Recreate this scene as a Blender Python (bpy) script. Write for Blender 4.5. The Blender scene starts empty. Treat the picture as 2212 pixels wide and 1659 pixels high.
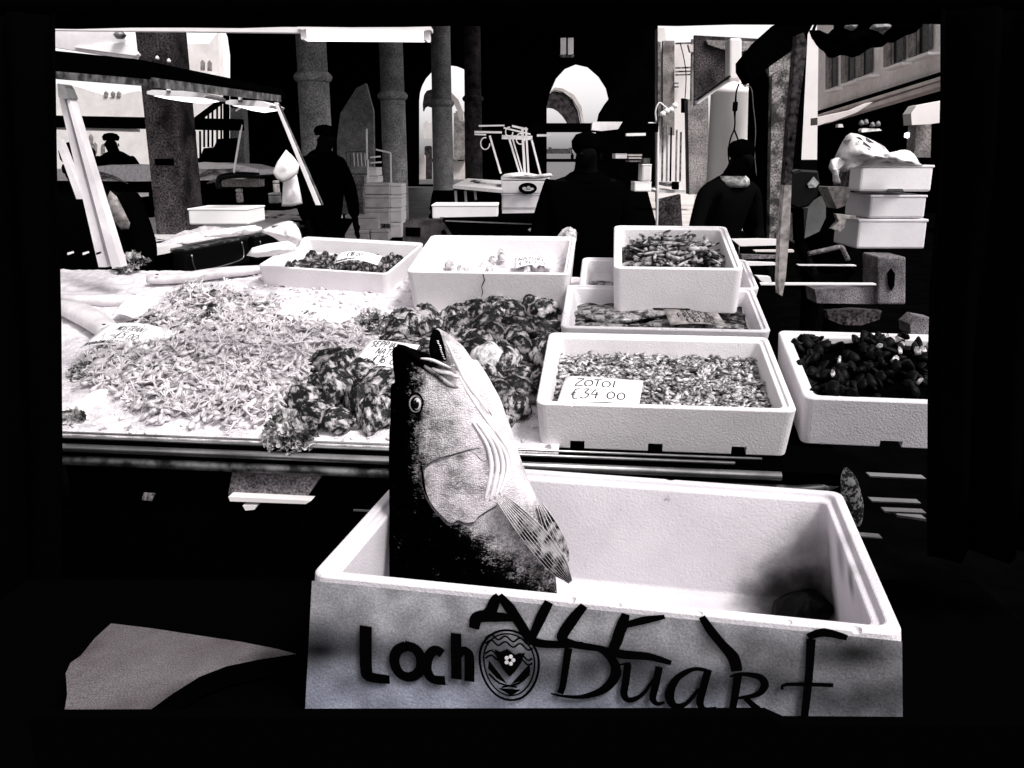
import bpy, bmesh, math, random
from mathutils import Vector, Matrix, noise
random.seed(7)
R = math.radians
col = bpy.context.scene.collection
scn = bpy.context.scene
# ---------------------------------------------------------------- camera model
F = 1850.0; CX, CY = 1106.0, 829.5; H = 1.6
T = math.atan((CY-335)/F); cT, sT = math.cos(T), math.sin(T)
def ray(U, V):
    x = (U-CX)/F; y = (CY-V)/F
    return Vector((x, cT+y*sT, y*cT-sT))
CAM = Vector((0, 0, H))
def PY(U, V, Y):
    r = ray(U, V); return CAM + r*(Y/r.y)
def PZ(U, V, z):
    r = ray(U, V); return CAM + r*((z-H)/r.z)
def W(px, Y): return px/F*Y/0.97
def PPL(U, V, p0, n):
    r = ray(U, V); return CAM + r*((p0-CAM).dot(n)/r.dot(n))
# sloping stall bed
BO = PY(135, 952, 2.0); BYAW = R(-6.5); BAL = R(11)
ex = Vector((math.cos(BYAW), math.sin(BYAW), 0))
eh = Vector((-math.sin(BYAW), math.cos(BYAW), 0))
ey = eh*math.cos(BAL) + Vector((0, 0, math.sin(BAL)))
en = ex.cross(ey)
def L(s, t, h=0): return BO + ex*s + ey*t + en*h
def ST(U, V, h=0):
    p = PPL(U, V, BO+en*h, en) - BO
    return p.dot(ex), p.dot(ey)
def B(U, V, h=0): return PPL(U, V, BO+en*h, en)
# ---------------------------------------------------------------- materials
def mat(name, c, rough=.7, metal=0, nz=0, nscale=20, c2=None, bump=0, bscale=60, spec=.5, grain=0, gs=500, st=None, lo=.4, hi=.6, coat=0, detail=6):
    m = bpy.data.materials.new(name); m.use_nodes = True
    nt = m.node_tree; N = nt.nodes; K = nt.links
    b = N['Principled BSDF']
    if not isinstance(c, tuple): c = (c, c, c)
    b.inputs['Roughness'].default_value = rough; b.inputs['Metallic'].default_value = metal
    b.inputs['Specular IOR Level'].default_value = spec
    if coat: b.inputs['Coat Weight'].default_value = coat
    tc = N.new('ShaderNodeTexCoord')
    last = None
    if c2 is not None:
        if not isinstance(c2, tuple): c2 = (c2, c2, c2)
        n = N.new('ShaderNodeTexNoise'); n.inputs['Scale'].default_value = nscale; n.inputs['Detail'].default_value = detail; n.inputs['Roughness'].default_value = .62
        if st:
            mp = N.new('ShaderNodeMapping'); mp.inputs['Scale'].default_value = st; K.new(tc.outputs['Object'], mp.inputs[0]); K.new(mp.outputs[0], n.inputs['Vector'])
        else: K.new(tc.outputs['Object'], n.inputs['Vector'])
        r = N.new('ShaderNodeValToRGB'); r.color_ramp.elements[0].position = lo; r.color_ramp.elements[1].position = hi
        r.color_ramp.elements[0].color = (*c, 1); r.color_ramp.elements[1].color = (*c2, 1)
        K.new(n.outputs['Fac'], r.inputs['Fac']); last = r.outputs['Color']
    else:
        rgb = N.new('ShaderNodeRGB'); rgb.outputs[0].default_value = (*c, 1); last = rgb.outputs[0]
    if grain:
        n2 = N.new('ShaderNodeTexNoise'); n2.inputs['Scale'].default_value = gs; n2.inputs['Detail'].default_value = 2
        K.new(tc.outputs['Object'], n2.inputs['Vector'])
        mr = N.new('ShaderNodeMapRange'); mr.inputs[1].default_value = .3; mr.inputs[2].default_value = .7
        mr.inputs[3].default_value = 1-grain; mr.inputs[4].default_value = 1+grain
        K.new(n2.outputs['Fac'], mr.inputs[0])
        mx = N.new('ShaderNodeVectorMath'); mx.operation = 'SCALE'
        K.new(last, mx.inputs[0]); K.new(mr.outputs[0], mx.inputs['Scale']); last = mx.outputs[0]
    K.new(last, b.inputs['Base Color'])
    if bump:
        n3 = N.new('ShaderNodeTexNoise'); n3.inputs['Scale'].default_value = bscale; n3.inputs['Detail'].default_value = 4
        K.new(tc.outputs['Object'], n3.inputs['Vector'])
        bp = N.new('ShaderNodeBump'); bp.inputs['Strength'].default_value = bump; bp.inputs['Distance'].default_value = .004
        K.new(n3.outputs['Fac'], bp.inputs['Height']); K.new(bp.outputs[0], b.inputs['Normal'])
    return m
def emis(name, c, s):
    m = bpy.data.materials.new(name); m.use_nodes = True
    b = m.node_tree.nodes['Principled BSDF']
    b.inputs['Base Color'].default_value = (*c, 1); b.inputs['Emission Color'].default_value = (*c, 1); b.inputs['Emission Strength'].default_value = s
    return m
LV = (.80, .765, .795)
def foam(name, base, dirt, n=7, lo=.3, hi=.8, g=.06):
    """white expanded polystyrene: bead pattern plus scattered stains"""
    m = mat(name, base, .75, c2=dirt, nscale=n, lo=lo, hi=hi, bump=.35, bscale=220, grain=g, spec=.3)
    nt = m.node_tree; N = nt.nodes; K = nt.links; b = N['Principled BSDF']
    src = b.inputs['Base Color'].links[0].from_socket
    tc = N.new('ShaderNodeTexCoord'); v = N.new('ShaderNodeTexNoise'); v.inputs['Scale'].default_value = 16; v.inputs['Detail'].default_value = 5
    v.inputs['Roughness'].default_value = .75
    K.new(tc.outputs['Object'], v.inputs['Vector'])
    r = N.new('ShaderNodeValToRGB'); r.color_ramp.elements[0].position = .68; r.color_ramp.elements[1].position = .76
    r.color_ramp.elements[0].color = (1, 1, 1, 1); r.color_ramp.elements[1].color = (.25, .24, .25, 1)
    K.new(v.outputs['Fac'], r.inputs['Fac'])
    mx = N.new('ShaderNodeMix'); mx.data_type = 'RGBA'; mx.blend_type = 'MULTIPLY'; mx.inputs[0].default_value = 1
    K.new(src, mx.inputs[6]); K.new(r.outputs[0], mx.inputs[7]); K.new(mx.outputs[2], b.inputs['Base Color'])
    return m
M_ = {}
M_['foam'] = foam('white_foam', (.66, .635, .66), (.54, .515, .54))
M_['foam_b'] = foam('bright_foam', (.78, .75, .77), (.68, .65, .67))
M_['foam_g'] = foam('grey_foam', (.55, .52, .53), (.30, .28, .29))
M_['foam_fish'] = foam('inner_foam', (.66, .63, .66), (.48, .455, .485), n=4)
M_['black'] = mat('black_paint', .0006, 1, spec=0)
M_['canvas'] = mat('black_canvas', .0006, 1, spec=0, bump=.3, bscale=40)
M_['coat'] = mat('black_cloth', .0007, 1, spec=0)
M_['ink'] = mat('black_ink', .0012, 1, spec=0)
M_['penink'] = mat('pen_ink', .03, .9, spec=.05)
M_['gloss'] = mat('black_plastic', .001, .35, spec=.12)
M_['paper'] = mat('white_paper', (.93, .91, .93), .8, spec=.2)
M_['metal'] = mat('brushed_metal', .55, .3, metal=.9, c2=.2, nscale=6, lo=.35, hi=.65, grain=.1)
M_['dmetal'] = mat('worn_dark_metal', .02, .45, metal=.5, c2=.25, nscale=14, lo=.45, hi=.62, grain=.2)
M_['white'] = mat('white_paint', (.8, .77, .78), .5, c2=(.6, .57, .58), nscale=5, lo=.3, hi=.8)
M_['whiter'] = mat('chalk_white', (.9, .88, .88), .7)
M_['cloth'] = mat('white_cloth', (.75, .72, .74), .8, c2=(.55, .52, .54), nscale=5)
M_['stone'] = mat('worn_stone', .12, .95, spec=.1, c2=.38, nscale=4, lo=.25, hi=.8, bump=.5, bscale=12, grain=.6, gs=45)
M_['stone_d'] = mat('sooty_stone', (.008, .007, .0075), .95, spec=.05, c2=(.11, .095, .10), nscale=3.5, lo=.35, hi=.8, bump=.6, bscale=9, grain=1.0, gs=70)
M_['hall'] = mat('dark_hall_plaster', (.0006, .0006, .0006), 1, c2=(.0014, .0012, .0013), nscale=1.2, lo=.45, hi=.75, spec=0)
M_['floor'] = mat('stone_paving', .03, .6, c2=.14, nscale=1.5, lo=.35, hi=.65, grain=.3)
M_['ground'] = mat('wet_black_ground', .0006, 1, spec=0, c2=.0012, nscale=3)
M_['fac'] = mat('pale_facade', (.70, .64, .62), .9, c2=(.38, .34, .335), nscale=1.1, lo=.35, hi=.75, grain=.25, bump=.3, bscale=6)
M_['fac_b'] = mat('bright_facade', (.85, .81, .80), .9, c2=(.6, .56, .55), nscale=.9, lo=.3, hi=.8)
M_['fac_r'] = mat('lightened_plaster', (.96, .92, .90), .9, c2=(.74, .69, .67), nscale=1.4, lo=.35, hi=.8, grain=.2, gs=30)  # colour lightened to make up for sun this wall never gets
M_['fac_g'] = mat('grey_facade', (.30, .275, .27), .9, c2=(.10, .09, .09), nscale=2.6, lo=.38, hi=.66, grain=.6, gs=40)
M_['brick'] = mat('dark_brickwork', (.012, .011, .011), .9, c2=(.24, .22, .22), nscale=8, lo=.42, hi=.62, grain=.9, gs=60, bump=.5, bscale=20)
M_['shutter'] = mat('grey_shutter', .09, .8, c2=.035, nscale=10)
M_['glass'] = mat('dark_glass', .002, .4, spec=.1)
M_['ice'] = mat('crushed_ice', (.72, .685, .715), .35, c2=(.42, .39, .42), nscale=28, lo=.42, hi=.72, bump=.9, bscale=150, spec=.5)
M_['shrimp'] = mat('pale_shrimp', (.62, .585, .61), .35, c2=(.42, .39, .41), nscale=40, lo=.35, hi=.75, coat=.2)
M_['shrimp2'] = mat('grey_shrimp', (.52, .49, .51), .4, c2=(.2, .185, .2), nscale=60, lo=.4, hi=.7, coat=.2)
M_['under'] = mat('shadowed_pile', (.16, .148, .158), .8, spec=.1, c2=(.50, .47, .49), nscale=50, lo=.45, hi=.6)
M_['shell'] = mat('mottled_shell', .003, .5, spec=.25, c2=(.46, .435, .45), nscale=42, lo=.47, hi=.60, st=(.75, 1.4, 1), bump=1, bscale=120, detail=12)
M_['shell_l'] = mat('pale_shell', .12, .5, c2=(.66, .63, .65), nscale=34, lo=.36, hi=.56, bump=1, bscale=90, detail=9)
M_['shell_k'] = mat('dark_shell', .0015, .5, spec=.2, c2=(.28, .26, .27), nscale=42, lo=.49, hi=.64, st=(.75, 1.4, 1), bump=1, bscale=120, detail=12)
M_['mussel'] = mat('black_mussel', .0006, .5, c2=.0015, nscale=30, spec=.06)
M_['leaf'] = mat('curly_leaf', (.012, .012, .012), .6, c2=(.5, .48, .49), nscale=30, lo=.42, hi=.6)
M_['eel'] = mat('dark_eel', .002, .4, spec=.25, c2=(.42, .40, .41), nscale=22, lo=.46, hi=.62, detail=8)
M_['cuttle'] = mat('speckled_cuttlefish', .03, .4, c2=(.68, .65, .67), nscale=70, lo=.42, hi=.6, coat=.2, detail=8)
M_['cuttle_d'] = mat('dark_cuttlefish', .008, .4, c2=(.35, .33, .34), nscale=70, lo=.42, hi=.62, coat=.2, detail=8)
M_['silver'] = mat('silver_fish_skin', (.72, .69, .71), .3, c2=(.36, .34, .35), nscale=7, lo=.35, hi=.7, coat=.2)
M_['plast'] = mat('pale_plastic_bag', (.82, .79, .80), .4, c2=(.6, .57, .58), nscale=6, spec=.5)
M_['lamp'] = emis('lit_tube', (1, .98, .95), 2.5)
M_['greycard'] = mat('grey_panel', (.05, .046, .05), .8, spec=.1, c2=(.22, .20, .215), nscale=7, lo=.35, hi=.68, grain=.8, gs=160)
M_['net'] = mat('grey_netting', .003, .8, c2=.35, nscale=90, lo=.5, hi=.56)
M_['greybox'] = mat('wet_grey_lid', (.11, .10, .104), .9, spec=.1, c2=(.045, .036, .04), nscale=4, lo=.38, hi=.66, gs=420, grain=.5, bump=.1, bscale=160)
M_['skin'] = mat('shadowed_skin', .0025, .9, spec=0)
# ---------------------------------------------------------------- mesh builder
class MB:
    big = 0
    def __init__(s): s.v = []; s.f = []; s.mi = []; s.cur = 0
    def add(s, vs, fs):
        o = len(s.v); s.v += [Vector(p) for p in vs]; s.f += [tuple(i+o for i in f) for f in fs]; s.mi += [s.cur]*len(fs); return s
    def prism(s, a, b):
        n = len(a)
        return s.add(list(a)+list(b), [tuple(range(n))[::-1], tuple(range(n, 2*n))] + [(i, (i+1) % n, n+(i+1) % n, n+i) for i in range(n)])
    def box(s, c, sx, sy, sz, M=None):
        c = Vector(c); M = M or Matrix.Identity(3)
        a = [c+M@Vector((x*sx/2, y*sy/2, -sz/2)) for x, y in ((-1, -1), (1, -1), (1, 1), (-1, 1))]
        b = [p+M@Vector((0, 0, sz)) for p in a]
        return s.prism(a, b)
    def slab(s, uv, Y, th=.02, Y2=None):
        """front-facing board whose outline stands at depth Y"""
        a = [PY(u, v, Y) for u, v in uv]; b = [p+Vector((0, th, 0)) for p in a]
        return s.prism(a, b)
    def tube(s, pts, r, n=8, cap=True, flat=1.0):
        pts = [Vector(p) for p in pts]; k = len(pts)
        rs = r if isinstance(r, (list, tuple)) else [r]*k
        up = Vector((0, 0, 1)); vs = []; fs = []
        for i, p in enumerate(pts):
            d = (pts[min(i+1, k-1)]-pts[max(i-1, 0)]).normalized()
            a = d.cross(up)
            if a.length < .05: a = d.cross(Vector((0, 1, 0)))
            a.normalize(); b = a.cross(d).normalized(); up = b
            for j in range(n):
                t = 2*math.pi*j/n; vs.append(p + (a*math.cos(t)+b*math.sin(t)*flat)*rs[i])
        for i in range(k-1):
            for j in range(n): fs.append((i*n+j, i*n+(j+1) % n, (i+1)*n+(j+1) % n, (i+1)*n+j))
        if cap: fs += [tuple(range(n))[::-1], tuple(range((k-1)*n, k*n))]
        return s.add(vs, fs)
    def lathe(s, c, prof, n=24):
        c = Vector(c); vs = []; fs = []
        for r, z in prof:
            for j in range(n):
                t = 2*math.pi*j/n; vs.append(c+Vector((r*math.cos(t), r*math.sin(t), z)))
        k = len(prof)
        for i in range(k-1):
            for j in range(n): fs.append((i*n+j, i*n+(j+1) % n, (i+1)*n+(j+1) % n, (i+1)*n+j))
        fs += [tuple(range(n))[::-1], tuple(range((k-1)*n, k*n))]
        return s.add(vs, fs)
    def build(s, name, m, parent=None, smooth=False, bevel=0, raw=False):
        off = Vector((0, 0, 0))
        if parent is not None:
            q = parent
            while q is not None: off += q.location; q = q.parent
        elif not raw:
            xs = [p.x for p in s.v]; ys = [p.y for p in s.v]; zs = [p.z for p in s.v]
            off = Vector(((min(xs)+max(xs))/2, (min(ys)+max(ys))/2, min(zs)))
        me = bpy.data.meshes.new(name); me.from_pydata([p-off for p in s.v], [], s.f)
        bm = bmesh.new(); bm.from_mesh(me); bmesh.ops.recalc_face_normals(bm, faces=bm.faces); bm.to_mesh(me); bm.free()
        for q in (m if isinstance(m, list) else [m]): me.materials.append(q)
        for i, p in enumerate(me.polygons):
            p.use_smooth = smooth; p.material_index = s.mi[i]
        o = bpy.data.objects.new(name, me); col.objects.link(o)
        if parent is not None: o.parent = parent
        elif not raw: o.location = off
        if bevel:
            b = o.modifiers.new('bevel', 'BEVEL'); b.width = bevel; b.segments = 2; b.limit_method = 'ANGLE'; b.angle_limit = R(40)
        return o
def tag(o, label=None, cat=None, group=None, kind=None):
    if label: o['label'] = label
    if cat: o['category'] = cat
    if group: o['group'] = group
    if kind: o['kind'] = kind
    return o
def empty(name, loc, label=None, cat=None, group=None):
    o = bpy.data.objects.new(name, None); col.objects.link(o); o.location = Vector(loc); o.empty_display_size = .05
    return tag(o, label, cat, group)
def realize(o):
    """apply the modifiers of a mesh object"""
    dg = bpy.context.evaluated_depsgraph_get(); dg.update()
    me = bpy.data.meshes.new_from_object(o.evaluated_get(dg)); o.modifiers.clear(); o.data = me; return o
def nz(p, s=1.0): return noise.noise(Vector(p)*s)
# ---------------------------------------------------------------- pen strokes
GL = {
 'Z': [[(0, 1), (.7, 1), (.3, .55), (.02, .05), (.4, .02), (.8, .06)]], 'O': [[(.4, .8), (.12, .7), (.02, .4), (.15, .08), (.45, 0), (.75, .15), (.82, .45), (.65, .75), (.4, .8)]],
 'T': [[(0, .95), (.8, 1)], [(.4, .97), (.38, 0)]], 'I': [[(.3, 1), (.3, 0)]], '3': [[(.1, .95), (.6, 1), (.35, .6), (.7, .4), (.6, .1), (.3, -.02), (.02, .1)]],
 '4': [[(.35, 1), (.05, .4), (.7, .42)], [(.5, .7), (.48, -.05)]], '0': [[(.35, .85), (.08, .6), (.08, .2), (.35, 0), (.65, .2), (.65, .6), (.35, .85)]],
 '.': [[(.1, .05), (.16, 0)]], 'E': [[(.6, 1), (.1, .97), (.08, .5), (.08, .03), (.65, 0)], [(.08, .5), (.5, .52)]],
 'S': [[(.65, .9), (.3, 1), (.08, .75), (.35, .5), (.6, .3), (.4, .02), (.05, .08)]], 'N': [[(.05, 0), (.1, 1), (.6, .02), (.68, 1)]],
 'A': [[(0, 0), (.35, 1), (.68, 0)], [(.12, .35), (.58, .35)]], '1': [[(.1, .75), (.38, 1), (.34, 0)]], '6': [[(.55, 1), (.15, .6), (.08, .2), (.35, 0), (.6, .2), (.4, .5), (.12, .35)]],
 '5': [[(.65, 1), (.2, .97), (.15, .6), (.5, .62), (.65, .3), (.4, 0), (.05, .06)]], 'U': [[(.05, 1), (.06, .3), (.3, 0), (.6, .25), (.62, 1)]],
 'R': [[(.08, 0), (.1, 1), (.5, .95), (.55, .65), (.12, .5), (.65, 0)]], 'C': [[(.65, .9), (.3, 1), (.05, .5), (.25, .02), (.65, .1)]],
 'P': [[(.08, 0), (.1, 1), (.55, .95), (.58, .62), (.12, .5)]], 'F': [[(.6, 1), (.1, .97), (.08, 0)], [(.08, .5), (.45, .52)]],
 'H': [[(.06, 0), (.08, 1)], [(.6, 0), (.62, 1)], [(.07, .5), (.6, .5)]], '7': [[(.05, 1), (.65, .97), (.25, 0)]], '2': [[(.08, .8), (.35, 1), (.6, .75), (.05, .03), (.65, .03)]],
 '8': [[(.35, .5), (.1, .75), (.35, 1), (.6, .75), (.35, .5), (.05, .25), (.35, 0), (.65, .25), (.35, .5)]], 'D': [[(.08, 0), (.1, 1), (.5, .85), (.65, .45), (.45, .1), (.08, 0)]],
 '€': [[(.7, 1), (.35, .95), (.2, .5), (.35, 0), (.7, -.05)], [(0, .55), (.45, .6)], [(0, .4), (.42, .42)]], ' ': [], 'L': [[(.1, 1), (.08, 0), (.6, .02)]],
 'M': [[(0, 0), (.1, 1), (.35, .4), (.6, 1), (.72, 0)]],
}
def blotched(m, spots):
    # paints shade into the base colour as dark blotches at object-space points
    nt = m.node_tree; N = nt.nodes; K = nt.links; b = N['Principled BSDF']; src = b.inputs['Base Color'].links[0].from_socket
    tc = N.new('ShaderNodeTexCoord'); no = N.new('ShaderNodeTexNoise'); no.inputs['Scale'].default_value = 22; no.inputs['Detail'].default_value = 8; K.new(tc.outputs['Object'], no.inputs['Vector'])
    for (c, r, k) in spots:
        sb = N.new('ShaderNodeVectorMath'); sb.operation = 'DISTANCE'; K.new(tc.outputs['Object'], sb.inputs[0]); sb.inputs[1].default_value = c
        ad = N.new('ShaderNodeMath'); ad.operation = 'MULTIPLY_ADD'; K.new(no.outputs['Fac'], ad.inputs[0]); ad.inputs[1].default_value = r*.5; K.new(sb.outputs['Value'], ad.inputs[2])
        mr = N.new('ShaderNodeMapRange'); mr.interpolation_type = 'SMOOTHSTEP'; mr.inputs[1].default_value = r*.35; mr.inputs[2].default_value = r*1.25; mr.inputs[3].default_value = k; mr.inputs[4].default_value = 1; K.new(ad.outputs[0], mr.inputs[0])
        mx = N.new('ShaderNodeVectorMath'); mx.operation = 'SCALE'; K.new(src, mx.inputs[0]); K.new(mr.outputs[0], mx.inputs['Scale']); src = mx.outputs[0]
    K.new(src, b.inputs['Base Color'])
def ribbon(mb, pts, w, nrm, lift=.0012, th=.0006):
    pts = [Vector(p) for p in pts]; k = len(pts); ws = w if isinstance(w, list) else [w]*k
    A = []; Bq = []
    for i, p in enumerate(pts):
        d = pts[min(i+1, k-1)]-pts[max(i-1, 0)]
        if d.length < 1e-7: d = Vector((1, 0, 0))
        sd = nrm.cross(d.normalized()).normalized()*ws[i]/2
        A.append(p+sd+nrm*lift); Bq.append(p-sd+nrm*lift)
    mb.add(A+Bq, [(i, i+1, k+i+1, k+i) for i in range(k-1)])
def smoothpts(p, n=4):
    if len(p) < 3: return p
    out = []
    for i in range(len(p)-1):
        a = Vector(p[max(i-1, 0)]); b = Vector(p[i]); c = Vector(p[i+1]); d = Vector(p[min(i+2, len(p)-1)])
        for j in range(n):
            t = j/n; out.append(.5*((2*b)+(c-a)*t+(2*a-5*b+4*c-d)*t*t+(3*b-a-3*c+d)*t**3))
    out.append(Vector(p[-1])); return out
def write(mb, txt, org, dx, dy, nrm, size, w, curve=None, adv=.9, asp=.55):
    """hand lettering on a surface; curve maps (x, y) in metres to a point"""
    x = 0
    for ch in txt:
        for st in GL.get(ch, []):
            q = smoothpts([(a, b) for a, b in st] if len(st) > 2 else st, 3)
            P3 = []
            for a in q:
                lx = (x+a[0])*size*asp; ly = a[1]*size
                P3.append(curve(lx, ly) if curve else org+dx*lx+dy*ly)
            ribbon(mb, P3, w, nrm)
        x += adv if ch not in '. I1' else .5
# ---------------------------------------------------------------- price tags
def price_tag(corner, right, up, lines, label, bend=.012, small=None, name='price_tag'):
    """paper card: corner = lower left, right / up are edge vectors"""
    n = right.cross(up).normalized()
    if n.z < 0 and abs(n.z) > .2: n = -n
    if n.y > 0 and abs(n.z) <= .2: n = -n
    w = right.length; h = up.length; rx = right.normalized(); uy = up.normalized()
    def S(x, y): return corner+rx*x+uy*y+n*(bend*math.sin(math.pi*min(1, max(0, x/w)))+.004*math.sin(3*x/w+2*y/h))
    mb = MB(); k = 12; vs = []; fs = []
    for j in range(5):
        for i in range(k+1): vs.append(S(w*i/k, h*j/4))
    for j in range(4):
        for i in range(k): fs.append((j*(k+1)+i, j*(k+1)+i+1, (j+1)*(k+1)+i+1, (j+1)*(k+1)+i))
    mb.add(vs, fs)
    root = empty(name, corner, label, 'price tag')
    o = mb.build('card', M_['paper'], root, True)
    sd = o.modifiers.new('thick', 'SOLIDIFY'); sd.thickness = .0006; sd.offset = -1
    tx = MB()
    for (t, x0, y0, sz, lw) in lines:
        write(tx, t, None, None, None, n, sz*h, lw, curve=lambda a, b, x0=x0, y0=y0: S(x0*w+a, y0*h+b))
    tx.build('lettering', M_['penink'], root)
    return root
# ---------------------------------------------------------------- foam crates
def crate_mesh(w, d, h, t=.022, lip=.006, notch=3, floor=.02, taper=.97, ytaper=None):
    """open crate, origin front-left-bottom, x right, y back, z up"""
    mb = MB(); n = 5
    def rr(x0, y0, x1, y1, r, z):
        pts = []
        for cx, cy, a0 in ((x1-r, y0+r, -90), (x1-r, y1-r, 0), (x0+r, y1-r, 90), (x0+r, y0+r, 180)):
            for i in range(n+1):
                a = R(a0+90*i/n); pts.append(Vector((cx+r*math.cos(a), cy+r*math.sin(a), z)))
        return pts
    e = (1-taper)*w/2; g = e if ytaper is None else ytaper
    L_ = [rr(e, g, w-e, d-g, .018, 0), rr(e, g, w-e, d-g, .02, .003), rr(0, 0, w, d, .022, h-.004), rr(.002, .002, w-.002, d-.002, .02, h),
          rr(t*.55, t*.55, w-t*.55, d-t*.55, .018, h), rr(t*.6, t*.6, w-t*.6, d-t*.6, .017, h-lip), rr(t, t, w-t, d-t, .015, h-lip), rr(t+.001, t+.001, w-t-.001, d-t-.001, .014, h-lip-.004),
          rr(t+e+.003, t+g+.003, w-t-e-.003, d-t-g-.003, .02, floor+.01), rr(t+e+.012, t+g+.012, w-t-e-.012, d-t-g-.012, .02, floor)]
    m = len(L_[0]); vs = [p for l in L_ for p in l]; fs = [tuple(range(m))[::-1]]
    for i in range(len(L_)-1):
        for j in range(m): fs.append((i*m+j, i*m+(j+1) % m, (i+1)*m+(j+1) % m, (i+1)*m+j))
    fs.append(tuple(range((len(L_)-1)*m, len(L_)*m)))
    mb.add(vs, fs); return mb
def apply_notches(o, cutters):
    for c in cutters:
        b = o.modifiers.new('n', 'BOOLEAN'); b.operation = 'DIFFERENCE'; b.object = c; b.solver = 'EXACT'
    realize(o)
    for c in cutters: bpy.data.objects.remove(c)
def crate(origin, X, Yv, w, d, h, label, m='foam', t=.022, notches=(.2, .5, .8), nw=.035, nh=.018, group=None, name='foam_crate', lip=.006, taper=.97, damage=None, ytaper=None, chips=0):
    X = X.normalized(); Z = X.cross(Yv).normalized(); Yv = Z.cross(X).normalized()
    M3 = Matrix((X, Yv, Z)).transposed()
    mb = crate_mesh(w, d, h, t, lip, taper=taper, ytaper=ytaper)
    rnd = random.Random(int(w*1000+d*777+h*9999)); damage = list(damage or [])
    for _ in range(chips):
        sd = rnd.choice('ffflrb'); q = rnd.uniform(.06, .94); z = h+rnd.uniform(-.001, .003); r_ = rnd.uniform(.003, .0075)
        damage.append({'f': (w*q, .001, z, r_), 'b': (w*q, d, z, r_), 'l': (.001, d*q, z, r_), 'r': (w-.001, d*q, z, r_)}[sd])
    me_o = mb.build(name, M_[m], None, False, raw=True)
    bv = me_o.modifiers.new('bv', 'BEVEL'); bv.width = .003; bv.segments = 2; bv.limit_method = 'ANGLE'; bv.angle_limit = R(35)
    realize(me_o)
    cut = []
    for q in notches:
        c = MB().box((w*q, 0.0, nh/2-.01), nw, .13, nh+.02); cut.append(c.build('cutter', M_[m], None, raw=True))
    if damage:
        for (x, y, z, s1) in damage:
            c = MB(); vs = []; 
            bmx = bmesh.new(); bmesh.ops.create_icosphere(bmx, subdivisions=2, radius=s1)
            vs = [v.co*(1+.4*nz(v.co, 60))+Vector((x, y, z)) for v in bmx.verts]; fs = [tuple(v.index for v in f.verts) for f in bmx.faces]; bmx.free()
            c.add(vs, fs); cut.append(c.build('cutter', M_[m], None, raw=True))
    if cut: apply_notches(me_o, cut)
    for p in me_o.data.polygons: p.use_smooth = False
    me_o.matrix_world = Matrix.Translation(origin) @ M3.to_4x4()
    tag(me_o, label, 'crate', group)
    f = lambda x, y, z: origin + X*x + Yv*y + Z*z
    return me_o, f, (X, Yv, Z)
#@@SCENE
def project(p):
    d = Vector(p)-CAM; yy = d.y*cT - d.z*sT; zz = d.y*sT + d.z*cT
    return CX+F*d.x/yy, CY-F*zz/yy
def inpoly(x, y, P):
    c = False; j = len(P)-1
    for i in range(len(P)):
        if (P[i][1] > y) != (P[j][1] > y) and x < (P[j][0]-P[i][0])*(y-P[i][1])/(P[j][1]-P[i][1])+P[i][0]: c = not c
        j = i
    return c
def edist(x, y, P):
    m = 9
    for i in range(len(P)):
        a = Vector(P[i]); b = Vector(P[(i+1) % len(P)]); p = Vector((x, y)); t = max(0, min(1, (p-a).dot(b-a)/(b-a).length_squared)); m = min(m, (a+(b-a)*t-p).length)
    return m
# ======================================================= THE STALL (front)
SHP = [ST(*p) for p in [(170,800),(320,700),(380,640),(430,622),(560,655),(640,690),(760,712),(800,745),(760,790),(690,800),(655,850),(655,900),(600,925),(480,935),(330,925),(270,880),(200,850)]]
OYP = [ST(*p) for p in [(655,870),(700,800),(760,790),(845,800),(850,725),(900,700),(1000,690),(1060,675),(1212,680),(1212,760),(1175,840),(1160,890),(1110,935),(860,945),(700,948),(660,925)]]
def bedh(s, t):
    h = .008 + .006*nz((s*9, t*9, 3)) + .004*nz((s*30, t*30, 8))
    for P, a in ((SHP, .032), (OYP, .03)):
        if inpoly(s, t, P): h += a*(1-math.exp(-edist(s, t, P)/.06))
    return h
stall = empty('market_stall', L(.9, .1, -.9), 'sloping front fish stall with metal rails carrying crushed ice and white crates', 'stall')
mb = MB(); mb.prism([L(-1.1, .0, -.04), L(1.86, .0, -.04), L(1.86, 1.32, -.04), L(-1.1, 1.32, -.04)], [L(-1.1, .0, -.008), L(1.86, .0, -.008), L(1.86, 1.32, -.008), L(-1.1, 1.32, -.008)])
mb.build('bed', M_['black'], stall)
def rail(s0, s1, t, h, r, m, name='rail', curl=False):
    pts = [L(s0, t, h), L((s0+s1)/2, t, h), L(s1, t, h)]
    if curl: pts += [L(s1+.05, t+.012, h), L(s1+.09, t+.04, h), L(s1+.11, t+.08, h)]
    MB().tube(pts, r, 12).build(name, M_[m], stall, True)
rail(-.01, 1.62, .012, .003, .004, 'metal')
rail(-.01, 1.72, -.012, -.012, .010, 'metal')
rail(-.01, 1.76, -.012, -.048, .012, 'dmetal', curl=True)
rail(-.01, 1.68, .02, .012, .003, 'metal')
pf = L(0, 0, 0)
mb = MB(); fr = lambda s, z, y=0.0: Vector((L(s, .03+y, 0).x, L(s, .03+y, 0).y, z))
mb.prism([fr(-.02, .0), fr(1.8, .0), fr(1.8, .86), fr(-.02, .86)], [fr(-.02, .0, .04), fr(1.8, .0, .04), fr(1.8, .86, .04), fr(-.02, .86, .04)])
mb.build('front_skirt', M_['black'], stall)
def onskirt(uv, off):   # points on the plane of the skirt
    n = Vector((-eh.x, -eh.y, 0)); p0 = fr(0, 0)+n*off
    return PPL(uv[0], uv[1], p0, n)
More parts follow.
